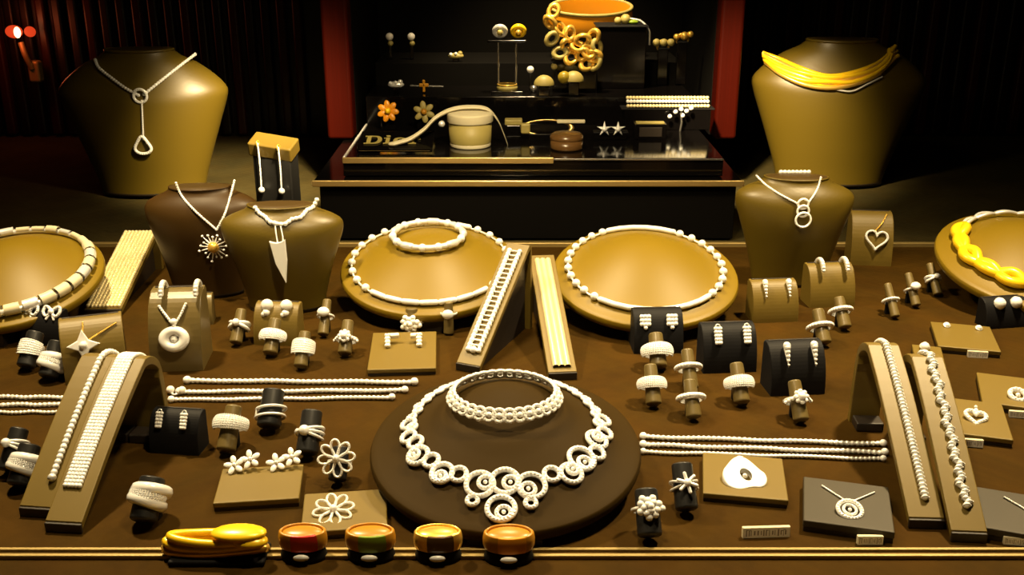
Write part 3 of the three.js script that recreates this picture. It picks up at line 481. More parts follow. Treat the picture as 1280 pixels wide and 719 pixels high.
ringSet(1001, 477, 503, 534, 37, 'rosette', 'rosette ring in front of the spear earring block');
ringSet(1030, 388, 411, 437, 33, 'band', 'narrow stone band behind the spear earring block');
ringSet(1056, 373, 391, 417, 30, 'band', 'narrow stone band in front of the half hoops');
ringSet(1119, 356, 378, 402, 21, 'band', 'tiny stone band nearest the heart pendant stand');
ringSet(1145, 343, 365, 388, 21, 'solitaire', 'tiny solitaire in the middle of a slanting row');
ringSet(1172, 331, 351, 374, 21, 'crossover', 'tiny crossover ring next to the yellow collar plate');
ringSet(858, 580, 611, 648, 42, 'star', 'six-point star ring beside the free-form pendant card', true);
ringSet(812, 612, 641, 682, 46, 'cluster', 'wide cluster ring beside the front collar plate', true);

// ---------------------------------------------------------------- earring stands
function earringStand(x, yTop, yBot, wPx, mat, what, opts = {}) {
  const s = metresPer(yBot), c = rise((yTop + yBot) / 2), base = at(x, yBot, 0), w = wPx * s, h = (yBot - yTop) * s / c * (opts.hk || 0.86), turn = opts.turn ?? Math.atan2(-base.x, -base.z) * -0.35;
  const g = thing('earring_stand', what, 'earring stand', base, turn);
  const d = h * (opts.deep ?? 0.5), sh = new THREE.Shape(), e = 0.0007; sh.moveTo(0, 0); for (let k = 1; k <= 16; k++) { const f = k / 16 * Math.PI / 2; sh.lineTo(d * (1 - Math.cos(f)), h * Math.sin(f)); } sh.lineTo(d + h * 0.1, h); sh.lineTo(d + h * 0.16, h * 0.94); sh.lineTo(d + h * 0.16, 0); sh.closePath();
  part('block', new THREE.ExtrudeGeometry(sh, { depth: w - 2 * e, bevelEnabled: true, bevelSize: 0.0004, bevelThickness: e, bevelSegments: 2 }).translate(0, 0, -w / 2 + e).rotateY(Math.PI / 2), mat, g);
  part('slot_strip', rbox(w * 0.9, 0.0008, h * 0.05, 0, h + 0.0005, -d - h * 0.06, 0.0003), M.rim, g);
  g.updateMatrixWorld(true);
  const phi = (fy) => Math.asin(Math.min(0.999, fy)), nAt = (fy) => v3(0, Math.sin(phi(fy)) / h, Math.cos(phi(fy)) / d).normalize();
  return { g, w, h, s, turn, W: (fx, fy, lift) => { const n = nAt(fy); return v3(fx * w, fy * h + n.y * (lift + 0.0004), -d * (1 - Math.cos(phi(fy))) + n.z * (lift + 0.0004)).applyMatrix4(g.matrixWorld); }, nrm: (fy) => nAt(fy).applyAxisAngle(v3(0, 1, 0), turn), normal: nAt(0.6).applyAxisAngle(v3(0, 1, 0), turn) };
}
function earrings(st, kind, xs, label, group, sz, fy = 0.9) {
  for (const fx of xs) {
    const t = thing('earring', label, 'earring', v3(0, 0, 0), 0, group); const up = v3(0, 1, 0);
    orient(t, st.W(fx, fy, kind === 'hoop' ? 0 : sz * 0.22), st.nrm(fy - 0.12), up);
    if (kind === 'hoop') { part('hoop', new THREE.TorusGeometry(sz, sz * 0.24, 9, 26, 4.2).rotateZ(-0.6).rotateY(Math.PI / 2).translate(0, 0.1 * sz, -sz * 0.2), M.silver, t); part('stones', Array.from({ length: 7 }, (_, i) => { const a = -0.5 + i * 0.32; return ball(sz * 0.2, 0, Math.sin(a) * sz + 0.1 * sz, Math.cos(a) * sz - sz * 0.2 + sz * 0.12); }), M.pave, t); }
    else if (kind === 'bar') { part('bar', [rbox(sz * 0.72, sz * 1.7, sz * 0.22, 0, -sz * 0.22, 0, 0.0004), ...[0, 1, 2, 3, 4].flatMap((i) => [-1, 0, 1].map((k) => ball(sz * 0.2, k * sz * 0.26 * (1 - i * 0.06), sz * 0.5 - i * sz * 0.36, 0)))], M.pave, t); part('hook', torus(sz * 0.22, sz * 0.07).translate(0, sz * 0.7, 0), M.silver, t); }
    else if (kind === 'spear') { part('drop', [new THREE.ConeGeometry(sz * 0.36, sz * 2, 10).rotateX(Math.PI).scale(1, 1, 0.5).translate(0, -sz * 0.4, 0), ...[0, 1, 2, 3, 4].map((i) => ball(sz * (0.3 - i * 0.045), 0, sz * 0.5 - i * sz * 0.4, sz * 0.12))], M.pave, t); part('stud', ball(sz * 0.36, 0, sz * 0.7, 0), M.pave, t); }
    else if (kind === 'square') { part('setting', [rbox(sz * 1.4, sz * 1.5, sz * 0.3, 0, 0, 0, 0.0005), ...[-1, 0, 1].flatMap((i) => [-1, 0, 1].map((k) => ball(sz * 0.32, k * sz * 0.45, i * sz * 0.5, 0)))], M.pave, t); part('tip', ball(sz * 0.3, 0, -sz * 0.95, 0), M.pave, t); }
    else if (kind === 'pearl') { part('pearl', new THREE.SphereGeometry(sz, 18, 14), M.pearl, t); part('drop', [ball(sz * 0.6, 0, -sz * 1.2, 0, 2), ball(sz * 0.42, -sz * 0.4, -sz * 1.5, 0)], M.pave, t); }
    else if (kind === 'bow') { part('loop', [-1, 1].flatMap((k) => pavePath([v3(0, 0, 0), v3(k * sz * 0.9, sz * 0.7, 0), v3(k * sz * 1.15, 0, 0), v3(k * sz * 0.7, -sz * 0.6, 0)], sz * 0.22)), M.pave, t); part('knot', ball(sz * 0.4, 0, 0, sz * 0.1), M.pave, t); part('tail', [-1, 1].map((k) => new THREE.CapsuleGeometry(sz * 0.16, sz * 0.7, 3, 7).rotateZ(k * 0.5).translate(k * sz * 0.35, -sz * 0.7, 0)), M.pave, t); }
    else if (kind === 'stud') { part('stone', ball(sz, 0, 0, 0, 1), M.pave, t); part('claw', torus(sz * 0.8, sz * 0.22), M.silver, t); }
    else if (kind === 'long') { part('hook', new THREE.TorusGeometry(0.003, 0.0007, 6, 16, 3.6).rotateY(Math.PI / 2).translate(0, 0.001, -0.002), M.gold, t); part('chain', bumpyTube([v3(0, 0, 0), v3(0, -sz * 0.5, -0.001), v3(0, -sz, 0.0005)], 0.0009), M.pave, t); part('bead', ball(0.0028, 0, -sz - 0.003, 0.001, 2), M.pave, t); }
  }
}
const EG = (s) => 'pair of earrings ' + s;
{
  let st = earringStand(345, 380, 432, 56, M.taupe, 'small taupe earring block with pearl topped earrings'); earrings(st, 'pearl', [-0.22, 0.22], 'pearl topped drop earring on small taupe block', EG('with pearls'), 0.0047, 0.95);
  st = earringStand(51, 388, 432, 52, M.black, 'black earring block with bow earrings before the thick tube collar plate'); earrings(st, 'bow', [-0.32, 0.26], 'white stone bow earring on black block', EG('with bows'), 0.0058, 0.95);
  st = earringStand(218, 517, 568, 64, M.black, 'black earring block with short bar earrings beside the curved ramps'); earrings(st, 'bar', [-0.3, 0.2], 'short white bar earring on block beside the curved ramps', EG('with short bars'), 0.00550, 0.86);
  st = earringStand(823, 388, 442, 62, M.black, 'black earring block with square stud earrings before a bead collar plate'); earrings(st, 'square', [-0.27, 0.27], 'square white stone earring on black block', EG('with squares'), 0.00562, 0.8);
  st = earringStand(912, 407, 466, 68, M.black, 'black earring block with long tapering bar earrings'); earrings(st, 'bar', [-0.22, 0.32], 'long white bar earring on black block', EG('with long bars'), 0.00700, 0.85);
  st = earringStand(997, 430, 494, 70, M.black, 'black earring block with pointed spear earrings'); earrings(st, 'spear', [-0.2, 0.3], 'pointed white spear earring on black block', EG('with spears'), 0.00725, 0.84);
  st = earringStand(969, 351, 403, 58, M.taupe, 'taupe earring block with tapering spear drops before a bead collar plate'); earrings(st, 'spear', [-0.22, 0.3], 'small golden-lit spear earring on taupe block', EG('with small spears'), 0.00650, 0.86);
  st = earringStand(1040, 330, 384, 58, M.taupe, 'taupe earring block with half hoops beside the small bust with linked rings'); earrings(st, 'hoop', [-0.24, 0.3], 'half hoop earring on taupe block beside the small bust', EG('with half hoops'), 0.00775, 0.92);
  st = earringStand(1262, 372, 410, 66, M.black, 'low black earring block with round studs before the yellow collar plate'); earrings(st, 'stud', [-0.22, 0.12], 'round white stud earring on low black block', EG('with round studs'), 0.00475, 0.85);
  const s1 = earringStand(222, 364, 464, 64, M.post, 'tall taupe stand with hoop earrings and a round pendant', { turn: 0.08 }); earrings(s1, 'hoop', [-0.24, 0.42], 'white hoop earring over the edge of tall taupe stand', EG('with white hoops'), 0.00825, 0.965);
  const pt = thing('pendant_necklace', 'fine chain with a thick round pendant on tall taupe stand', 'necklace');
  part('chain', [...bumpyTube([s1.W(-0.28, 0.84, 0.001), s1.W(-0.14, 0.73, 0.001), s1.W(0, 0.62, 0.001)], 0.0011), ...bumpyTube([s1.W(0.22, 0.86, 0.001), s1.W(0.12, 0.73, 0.001), s1.W(0, 0.62, 0.001)], 0.0011)], M.pave, pt);
  const pd = part('pendant', [torus(0.0062, 0.0034).scale(1.12, 0.95, 0.8), ball(0.003, 0, 0, -0.001), ball(0.0026, 0, 0.012, 0, 2), ball(0.0017, 0, 0.009, 0)], M.pave, pt); orient(pd, s1.W(0, 0.45, 0.002), s1.normal, v3(0, 1, 0));
  const s1b = earringStand(254, 368, 406, 24, M.post, 'narrow taupe block half hidden behind the tall hoop stand', { turn: 0.1 });
  const s2 = earringStand(1088, 264, 332, 50, M.taupe, 'taupe upright stand with an open heart pendant', { turn: -0.12 });
  const hp = thing('pendant_necklace', 'gold chain with an open heart pendant on upright taupe stand', 'necklace');
  part('chain', bumpyTube([s2.W(0.34, 0.96, 0.001), s2.W(0.2, 0.82, 0.001), s2.W(0.06, 0.7, 0.001)], 0.0008), M.gold, hp);
  const hm = part('pendant', pavePath(heart(0.0095), 0.0012), M.pave, hp); orient(hm, s2.W(0.08, 0.54, 0.002), s2.normal, v3(0.1, 1, 0));
  // tall stand with long drops, on the rear shelf
  const bz = at(350, 268, 0), st3 = thing('drop_earring_stand', 'tall tilted taupe stand with long drop earrings in front of dark slats', 'earring stand', bz, -0.25);
  const topY = atDepth(350, 176, -bz.z).y, w3 = 56 * metresPer(268);
  part('column', rbox(w3 * 0.9, topY - 0.008, 0.02, 0, (topY - 0.008) / 2, 0, 0.002), M.postDark, st3);
  const plt = part('top', rbox(w3, 0.016, 0.024, 0, 0, 0, 0.002), M.taupe, st3); plt.position.set(0, topY - 0.006, 0.002); plt.rotation.x = 0.35; plt.rotation.z = -0.12;
  st3.updateMatrixWorld(true);
  for (const [fx, L] of [[-0.23, 0.047], [0.25, 0.044]]) { const t = thing('earring', 'long thin drop earring on tall tilted stand', 'earring', v3(0, 0, 0), 0, EG('with long drops')); orient(t, v3(fx * w3, topY - 0.002 - fx * 0.006, 0.0155).applyMatrix4(st3.matrixWorld), v3(-0.2, 0, 1), v3(0, 1, 0)); part('hook', torus(0.003, 0.0009, 4).rotateY(1.57), M.gold, t); part('chain', bumpyTube([v3(0, 0, 0), v3(0.0005, -L * 0.5, 0), v3(0, -L, 0)], 0.001), M.pave, t); part('bead', ball(0.0034, 0, -L - 0.002, 0, 2), M.pave, t); }
}

// ---------------------------------------------------------------- flat cards with jewels, price tags
function card(b, f, wPx, mat, label, th = 0.0055) {
  const B = at(...b, th), F = at(...f, th), d = B.clone().sub(F), len = d.length(), turn = Math.atan2(-d.x, -d.z), w = wPx * metresPer(f[1], th);
  const g = thing('display_card', label, 'display card', v3((B.x + F.x) / 2, 0, (B.z + F.z) / 2), turn);
  part('card', rbox(w, th * 0.62, len, 0, th * 0.69, 0, 0.0008), mat, g);
  part('backing', rbox(w * 0.985, th * 0.4, len * 0.985, 0, th * 0.2, 0, 0.0004), M.rim, g);
  g.updateMatrixWorld(true);
  return { g, w, len, turn, W: (fx, fz, lift = 0) => v3(fx * w, th + lift, fz * len).applyMatrix4(g.matrixWorld), up: v3(Math.sin(turn) * -1, 0, -Math.cos(turn)) };
}
const flat = (o, c, fx, fz, lift, tiltUp = 0) => orient(o, c.W(fx, fz, lift), v3(0, 1, tiltUp), c.up);
const vChain = (c, fx, fz, spread, back2, r = 0.0006) => [-1, 1].flatMap((k) => bumpyTube([c.W(fx + k * spread, back2, 0.0007), c.W(fx + k * spread * 0.5, (back2 + fz) / 2, 0.0007), c.W(fx, fz, 0.0007)], r, 2.6));
let c = card([506, 415], [502, 461], 86, M.taupe, 'small taupe card with square hoop earrings');
for (const fx of [-0.24, 0.24]) { const t = thing('earring', 'square white hoop earring on small taupe card', 'earring', v3(0, 0, 0), 0, EG('square hoops on a card')); flat(t, c, fx, -0.12, 0.003, 0.7); part('hoop', [rbox(0.0036, 0.011, 0.0045, 0, 0, 0, 0.001), rbox(0.009, 0.003, 0.0045, fx < 0 ? 0.004 : -0.002, 0.0055, -0.001, 0.001)], M.pearl, t); part('stones', Array.from({ length: 8 }, (_, i) => ball(0.0013, (i % 2 - 0.5) * 0.002, 0.0045 - (i >> 1) * 0.003, 0.0023)), M.pave, t); }
c = card([329, 583], [320, 626], 106, M.taupe, 'taupe card with two flower cluster earrings');
for (const fx of [-0.24, 0.27]) { const t = thing('earring', 'blossom cluster earring on taupe card', 'earring', v3(0, 0, 0), 0, EG('blossom clusters on a card')); flat(t, c, fx, -0.42, 0.005, 0.8); for (const [dx, dy] of [[-0.0045, -0.001], [0.0045, 0.0012]]) { const g = flowerGroup('blossom', t); g.position.set(dx, dy, 0); flowerInto(g, 0.0062, 5, 0.0008, M.pave, false); } }
c = card([432, 614], [430, 662], 108, M.taupe, 'taupe card with an open petal flower pendant behind the green enamel ring');
{ const t = thing('flower_pendant', 'white open petal flower pendant with eight petals lying on taupe card', 'pendant'); flat(t, c, -0.13, 0.06, 0.002, 0.3); flowerInto(t, 25 * metresPer(640), 8, 0.0008); }
{ // upright card with star
  const st = earringStand(122, 399, 476, 74, M.taupe, 'leaning taupe stand with a four-point star pendant', { turn: 0.35 });
  const t = thing('pendant_necklace', 'fine gold chain with a four-point star pendant on leaning taupe stand', 'necklace');
  part('chain', [...bumpyTube([st.W(-0.12, 0.95, 0.001), st.W(-0.14, 0.72, 0.001)], 0.0006), ...bumpyTube([st.W(0.4, 0.9, 0.001), st.W(0.1, 0.78, 0.001), st.W(-0.12, 0.68, 0.001)], 0.0006)], M.gold, t);
  const sh = new THREE.Shape(); for (let i = 0; i < 8; i++) { const a = i / 8 * 6.2832, q = i % 2 ? 0.0042 : 0.0098; i ? sh.lineTo(Math.cos(a) * q, Math.sin(a) * q) : sh.moveTo(q, 0); } sh.closePath();
  const m = part('pendant', [new THREE.ExtrudeGeometry(sh, { depth: 0.0016, bevelSize: 0.0008, bevelThickness: 0.001, bevelSegments: 2 }), ball(0.0028, 0, 0, 0.003)], M.pave, t); orient(m, st.W(-0.14, 0.64, 0.002), st.normal, v3(0, 1, 0));
}
c = card([928, 569], [932, 621], 105, M.taupe, 'taupe card with the free-form open pendant');
{ const t = thing('free_form_pendant', 'thick white free-form pendant with an off-center hole on taupe card', 'pendant'); const s = metresPer(600); flat(t, c, -0.02, 0.1, 0.001, 0.4);
  const sh = new THREE.Shape(); sh.moveTo(-4 * s, 26 * s); sh.bezierCurveTo(6 * s, 26 * s, 14 * s, 12 * s, 24 * s, 6 * s); sh.bezierCurveTo(30 * s, -2 * s, 26 * s, -16 * s, 16 * s, -15 * s); sh.bezierCurveTo(6 * s, -16 * s, 0, -24 * s, -10 * s, -22 * s); sh.bezierCurveTo(-24 * s, -18 * s, -26 * s, 0, -20 * s, 8 * s); sh.bezierCurveTo(-16 * s, 16 * s, -12 * s, 26 * s, -4 * s, 26 * s);
  const ho = new THREE.Path(); ho.absellipse(3 * s, 0, 7 * s, 10 * s, 0, 6.2832, true, 0.5); sh.holes.push(ho);
  part('frame', new THREE.ExtrudeGeometry(sh, { depth: 0.002, bevelSize: 0.0009, bevelThickness: 0.0012, bevelSegments: 3, curveSegments: 14 }), M.pave, t); part('inner_stone', ball(0.0016, 0.001, 0.0005, 0.001), M.silver, t); part('bail', torus(0.002, 0.0006).translate(-4 * s, 28 * s, 0), M.silver, t); }
c = card([1057, 602], [1061, 658], 110, M.taupeGrey, 'grey-brown card with the double circle pendant', 0.007);
{ const t = thing('circle_pendant', 'fine chain with a double circle pendant on grey-brown card', 'necklace'); part('chain', vChain(c, 0.02, 0.02, 0.3, -0.3), M.silver, t); const g = flowerGroup('pendant', t); flat(g, c, 0.02, 0.2, 0.0016, 0.3); part('outer_ring', paveRing(0.0062, 0.0013), M.pave, g); part('inner_ring', paveRing(0.0033, 0.0009), M.pave, g); part('center_stone', ball(0.0011), M.pave, g); }
const c7 = card([1200, 405], [1212, 436], 74, M.taupe, 'taupe card with two tiny stud earrings near the yellow collar plate');
for (const fx of [-0.25, 0.28]) { const t = thing('earring', 'tiny stud earring on taupe card near the yellow collar', 'earring', v3(0, 0, 0), 0, EG('tiny studs on a card')); flat(t, c7, fx, -0.32, 0.0014, 0.5); part('stone', ball(0.0024), M.pave, t); part('setting', torus(0.0022, 0.0006), M.silver, t); }
const c8 = card([1158, 432], [1164, 458], 36, M.taupe, 'small taupe card half hidden behind the zigzag bracelet ramp');
{ const t = thing('stud_earring', 'single pale stud earring on half hidden small card', 'earring'); flat(t, c8, -0.1, -0.3, 0.002, 0.4); part('stone', ball(0.0036, 0, 0, 0, 1), M.pave, t); part('setting', torus(0.003, 0.0008), M.silver, t); }
const c9 = card([1213, 500], [1225, 545], 78, M.taupe, 'taupe card with the small heart pendant');
{ const t = thing('heart_pendant', 'small white heart pendant with a bail lying on taupe card', 'pendant'); flat(t, c9, 0.0, 0.06, 0.0016, 0.4); part('heart', pavePath(heart(0.0062), 0.0015), M.pave, t); part('bail', [ball(0.0014, 0, 0.006, 0), ball(0.0011, 0, 0.009, 0), ball(0.001, 0, 0.002, 0)], M.pave, t); }
const c10 = card([1260, 470], [1270, 508], 78, M.taupe, 'taupe card with a round open pendant behind the heart card');
{ const t = thing('round_pendant', 'round open white pendant lying on card behind the heart card', 'pendant'); flat(t, c10, 0.06, 0.2, 0.0016, 0.4); part('ring', paveRing(0.005, 0.0018), M.pave, t); part('center_stone', ball(0.0016), M.silver, t); }
const c11 = card([1270, 616], [1280, 668], 106, M.taupeGrey, 'grey-brown card beside the front end of the zigzag bracelet ramp', 0.007);
{ const t = thing('fine_necklace', 'fine chain lying across card beside the zigzag bracelet ramp', 'necklace'); part('chain', vChain(c11, 0.15, 0.0, 0.3, -0.3), M.silver, t); part('pendant', ball(0.003).translate(...c11.W(0.15, 0.05, 0.002).toArray()), M.pave, t); }

const tagTex = (() => { const cv = document.createElement('canvas'); cv.width = 256; cv.height = 64; const x = cv.getContext('2d'); x.fillStyle = '#f4f0e6'; x.fillRect(0, 0, 256, 64); x.fillStyle = '#8a8070'; let s = 3; for (let px = 14; px < 240;) { s = (s * 37 + 11) % 101; const w = 3 + s % 6, h = 24 + s % 22; x.fillRect(px, 32 - h / 2, w, h); if (s % 3 === 0) x.fillRect(px, 32 - h / 2, 14, 5); px += w + 6 + s % 9; } const t = new THREE.CanvasTexture(cv); t.colorSpace = THREE.SRGBColorSpace; return t; })();
const tagFace = new THREE.MeshStandardMaterial({ map: tagTex, roughness: 0.6 });
function priceTag(x, y, wPx, hPx, label, turn = 0) { const s = metresPer(y), p = at(x, y + hPx / 2 + 2, 0), g = thing('price_tag', label, 'price tag', p, turn), w = wPx * s, h = hPx * s / rise(y); part('block', rbox(w, h, 0.0024, 0, h / 2, -0.0014, 0.0004), M.ivory, g); const f = part('print_face', new THREE.PlaneGeometry(w * 0.97, h * 0.9), tagFace, g, 'illegible dark print'); f.position.set(0, h / 2, -0.0001); g.rotation.x = -0.1; }
priceTag(958, 665, 60, 12, 'long pale price tag standing alone in front of the free-form pendant', 0.06);
priceTag(1088, 675, 32, 10, 'small pale price tag before the double circle card');
priceTag(1222, 442, 24, 8, 'small pale price tag before the tiny stud card', -0.2);
priceTag(1214, 553, 28, 9, 'small pinkish price tag before the heart card', -0.2);
priceTag(1272, 517, 20, 8, 'small pale price tag before the round open pendant card', -0.2);
priceTag(1268, 676, 26, 9, 'small pale price tag before the card beside the zigzag ramp', -0.2);

// small bits beside the tall stand
{ const p = at(252, 444, 0.002), t = thing('loose_hoop', 'tiny silver hoop lying beside the tall taupe stand', 'earring', p); part('hoop', torus(0.0035, 0.0012, 5).rotateY(0.7).translate(0, 0.003, 0), M.silver, t); part('catch', ball(0.0013, 0.0025, 0.001, 0), M.silver, t); }
{ const t = thing('pearl_clasp', 'two pearl beads of a clasp lying before the three chain bracelets', 'clasp', at(222, 492, 0)); part('bead', ball(0.0028, -0.0045, 0.0028, 0, 2), M.pearl, t); part('bead', ball(0.0028, 0.0035, 0.0028, 0.001, 2), M.pearl, t); part('link', tube([v3(-0.0045, 0.002, 0), v3(-0.001, 0.001, 0.004), v3(0.0035, 0.002, 0.001)], 0.0008), M.silver, t); }

// ---------------------------------------------------------------- coloured enamel pieces along the front trim
{
  const p = at(270, 690, 0.003), s = metresPer(688), t = thing('coil_bangle', 'yellow coiled bangle lying on the front trim strips', 'bangle', p);
  part('stand', rbox(118 * s, 0.003, 0.018, 0.002, -0.0012, 0, 0.0014), M.black, t);
  for (let i = 0; i < 3; i++) { const pts = []; for (let k = 0; k < 20; k++) { const a = k / 20 * 6.2832; pts.push(v3((62 - i * 2 - (i > 1 ? 4 : 0)) * s * Math.cos(a), 0.0025 + i * 0.0031 + 0.0008 * Math.sin(a * 2 + i), 0.005 * Math.sin(a))); } part('coil', tube(pts, 0.0023, 70, true), i === 0 ? M.gold : M.yellow, t); }
  part('knot', [new THREE.SphereGeometry(0.01, 18, 12).scale(1.4, 0.3, 0.7).translate(0.013, 0.0125, 0.002), new THREE.SphereGeometry(0.008, 16, 10).scale(1.1, 0.4, 0.7).translate(0.019, 0.009, 0.004)], M.yellow, t);
}
for (const [x, y, w, inlay, main, label] of [[380, 690, 60, M.red, M.amber, 'amber enamel ring with a red inlay on the front trim'], [464, 690, 62, M.green, M.amber, 'amber enamel ring with a green inlay on the front trim'], [548, 691, 60, M.brown, M.gold, 'golden enamel ring with a brown inlay on the front trim'], [636, 692, 64, M.orange, M.amber, 'plain orange amber enamel ring on the front trim']]) {
  const p = at(x, y, 0.003), s = metresPer(y), R = w / 2 * s, t = thing('enamel_ring', label, 'ring', p);
  part('stand', lathe([[0, -0.003], [R * 0.95, -0.003], [R * 0.97, -0.001], [R * 0.88, 0.0025], [R * 0.84, 0.0035], [0, 0.0035]], 28).scale(1, 1, 0.6), M.black, t);
  const bandShape = (k, a0, a1) => new THREE.LatheGeometry([[0.86, 0.0036], [0.95, 0.0038], [1.0, 0.006], [1.01, 0.009], [0.97, 0.0122], [0.88, 0.0132], [0.83, 0.012], [0.86, 0.0036]].map(([x, y]) => new THREE.Vector2(x * R * k, y)), a1 - a0 > 6 ? 44 : 16, a0, a1 - a0).scale(1, 1, 0.55);
  part('enamel_band', bandShape(1, 0, 6.2832), main, t);
  part('enamel_back', new THREE.SphereGeometry(1, 24, 10, 0, 6.2832, 0, 1.5708).scale(R * 0.84, 0.0022, R * 0.46).translate(0, 0.0112, 0), main, t);
  part('inlay', bandShape(1.025, -0.42, 0.72), inlay, t);
  part('stone', new THREE.IcosahedronGeometry(1, 1).scale(R * 0.34, 0.0018, R * 0.12).translate(0, 0.0015, R * 0.62), M.pave, t);
}

// ---------------------------------------------------------------- pieces on the lacquer tray and risers
const font = await new FontLoader().loadAsync('fonts/droid/droid_serif_bold.typeface.json');
{ // name plaque
  const p = atDepth(494, 186, D(0.775)), t = thing('name_plaque', 'black name plaque with gold lettering lying on the lacquer tray', 'plaque', v3(p.x, TT, -D(0.772)));
  const w = 92 * 0.82e-3, b = part('board', rbox(w, 0.003, 0.045, 0, 0, 0, 0.0006), M.lacquer, t); b.position.set(0, 0.0075, -0.018); b.rotation.x = 0.22;
  part('gold_line', rbox(w * 0.95, 0.0012, 0.001, 0, 0.003, 0.0035, 0.0003), M.brass, t);
  const tg = new TextGeometry('Dior', { font, size: 0.0185, depth: 0.0008, curveSegments: 8 }); tg.computeBoundingBox(); tg.translate(-tg.boundingBox.max.x / 2, -0.0105, 0);
  const l = part('lettering', tg, M.cream, t, 'pale gold letters'); l.position.set(-0.004, 0.0095, -0.0175); l.rotation.x = -Math.PI / 2 + 0.22;
}
{ // cream box and strap
  const p = atDepth(588, 186, D(0.795)), s = 0.82e-3, t = thing('round_box', 'cream round box with a lid standing on the lacquer tray', 'box', v3(p.x, TT, -D(0.797)));
  const r = 28 * s; part('body', lathe([[0, 0], [r * 0.86, 0], [r * 0.88, 0.004], [r * 0.93, 0.005], [r * 0.97, 0.025], [0, 0.025]], 40), M.cream, t); part('lid', lathe([[r * 0.97, 0.025], [r * 1.03, 0.026], [r * 1.03, 0.033], [r * 0.98, 0.035], [r * 0.4, 0.0365], [0, 0.0365]], 40), M.ivory, t); part('base_band', lathe([[r * 0.89, 0.0003], [r * 0.92, 0.001], [r * 0.92, 0.0035], [r * 0.89, 0.004]], 40), M.ivory, t);
  const q = thing('white_strap', 'white leather strap arching over the cream round box', 'strap');
  const d = 0.79, pts = [[492, 180, 0.776], [512, 174, 0.78], [530, 162, 0.785], [545, 147, 0.79], [565, 137, 0.797], [588, 134, 0.8], [610, 137, 0.8], [622, 150, 0.8], [630, 168, 0.8], [635, 182, 0.8]].map(([x, y, z]) => atDepth(x, y, D(z))); const cv = new THREE.CatmullRomCurve3(pts, false, 'centripetal');
  part('band', gridGeo(60, 6, (u, v) => { const o = cv.getPointAt(u), n = u < 0.7 ? 1 : 1 - (u - 0.7) * 2.4; const a = v * 6.2832; return v3(o.x - Math.sin(0.4) * Math.cos(a) * 0.0012, o.y + Math.cos(a) * 0.0024, o.z + Math.sin(a) * 0.006 * n); }), M.ivory, q);
  part('tip', new THREE.SphereGeometry(0.0045, 12, 8).scale(1.3, 0.5, 1).translate(pts[0].x, pts[0].y, pts[0].z), M.ivory, q); part('buckle', [ball(0.0035, 0, 0, 0).translate(...atDepth(552, 155, D(0.785)).toArray())], M.silver, q);
}
const blackStand = (px, yBot, z, topY, w, d, label, floorY) => { const p = atDepth(px, yBot, z), t = thing('black_stand', label, 'stand', v3(p.x, floorY, -z)); part('column', rbox(w, topY - floorY - 0.001, d, 0, (topY - floorY - 0.001) / 2, 0, 0.001), M.lacquer, t); part('cap', rbox(w * 1.08, 0.0015, d * 1.08, 0, topY - floorY - 0.0008, 0, 0.0005), M.black, t); return t; };
for (const [x, y, mat, label, n] of [[485, 139, M.orange, 'orange flower brooch on small black stand', 7], [530, 140, M.cream, 'cream flower brooch on small black stand', 6]]) {
  const p = atDepth(x, y, D(0.858)); blackStand(x, y, D(0.864), p.y - 0.004, 0.016, 0.006, 'small black stand behind the ' + (n === 7 ? 'orange' : 'cream') + ' flower brooch', TT);
  const t = thing('flower_brooch', label, 'brooch', p); t.rotation.x = -0.25; flowerInto(t, 0.0125, n, 0.001, mat, false); part('hub', ball(0.0034, 0, 0, 0.003, 2), n === 7 ? M.yellow : M.amber, t);
}
for (const [x, y, label] of [[495, 108, 'small silver knot brooch on the lower black riser'], [570, 72, 'small silver boat-shaped ring on the upper black riser']]) { const up = y < 100, z = D(up ? 0.965 : 0.905), fl = up ? R2 : R1, p = atDepth(x, y, z); const t = thing('silver_brooch', label, 'jewel', v3(p.x, fl, -z)); const hh = Math.max(0.004, p.y - fl); part('base', rbox(0.008, hh, 0.006, 0, hh / 2, 0, 0.001), M.lacquer, t); part('bow', [new THREE.SphereGeometry(0.005, 14, 10).scale(1.9, 0.75, 0.8).translate(0, hh + 0.002, 0), ball(0.003, 0.005, hh + 0.005, 0)], up ? M.cream : M.silver, t); part('stones', [ball(0.0022, -0.006, hh + 0.004, 0.002), ball(0.002, 0, hh + 0.005, 0.003)], M.pave, t); }
{ const z = D(0.905), p = atDepth(530, 108, z), t = thing('cross_brooch', 'gold cross brooch with a silver pin bar on the lower black riser', 'brooch', v3(p.x, R1, -z)); const hh = Math.max(0.008, p.y - R1); part('stem', rbox(0.004, hh, 0.004, 0, hh / 2, 0, 0.001), M.lacquer, t); part('cross', [rbox(0.003, 0.014, 0.003, 0, hh, 0.002, 0.001), rbox(0.011, 0.004, 0.003, 0, hh + 0.001, 0.002, 0.001)], M.amber, t); part('pin_bar', tube([v3(-0.016, hh, 0), v3(0.022, hh - 0.001, 0)], 0.0012), M.steel, t); }
for (const x of [487, 514]) { const z = D(0.975), p = atDepth(x, 50, z); const t = thing('drop_earring', 'pearl drop earring on slender black peg of the upper riser', 'earring', v3(p.x, R2, -z), 0, EG('on the upper riser')); const hh = p.y - R2; part('peg', rbox(0.004, hh, 0.004, 0, hh / 2, -0.004, 0.0008), M.lacquer, t); part('pearl', ball(0.0048, 0, hh + 0.004, 0, 2), M.pearl, t); part('drop', ball(0.0034, 0.001, hh - 0.004, 0, 2), M.cream, t); }
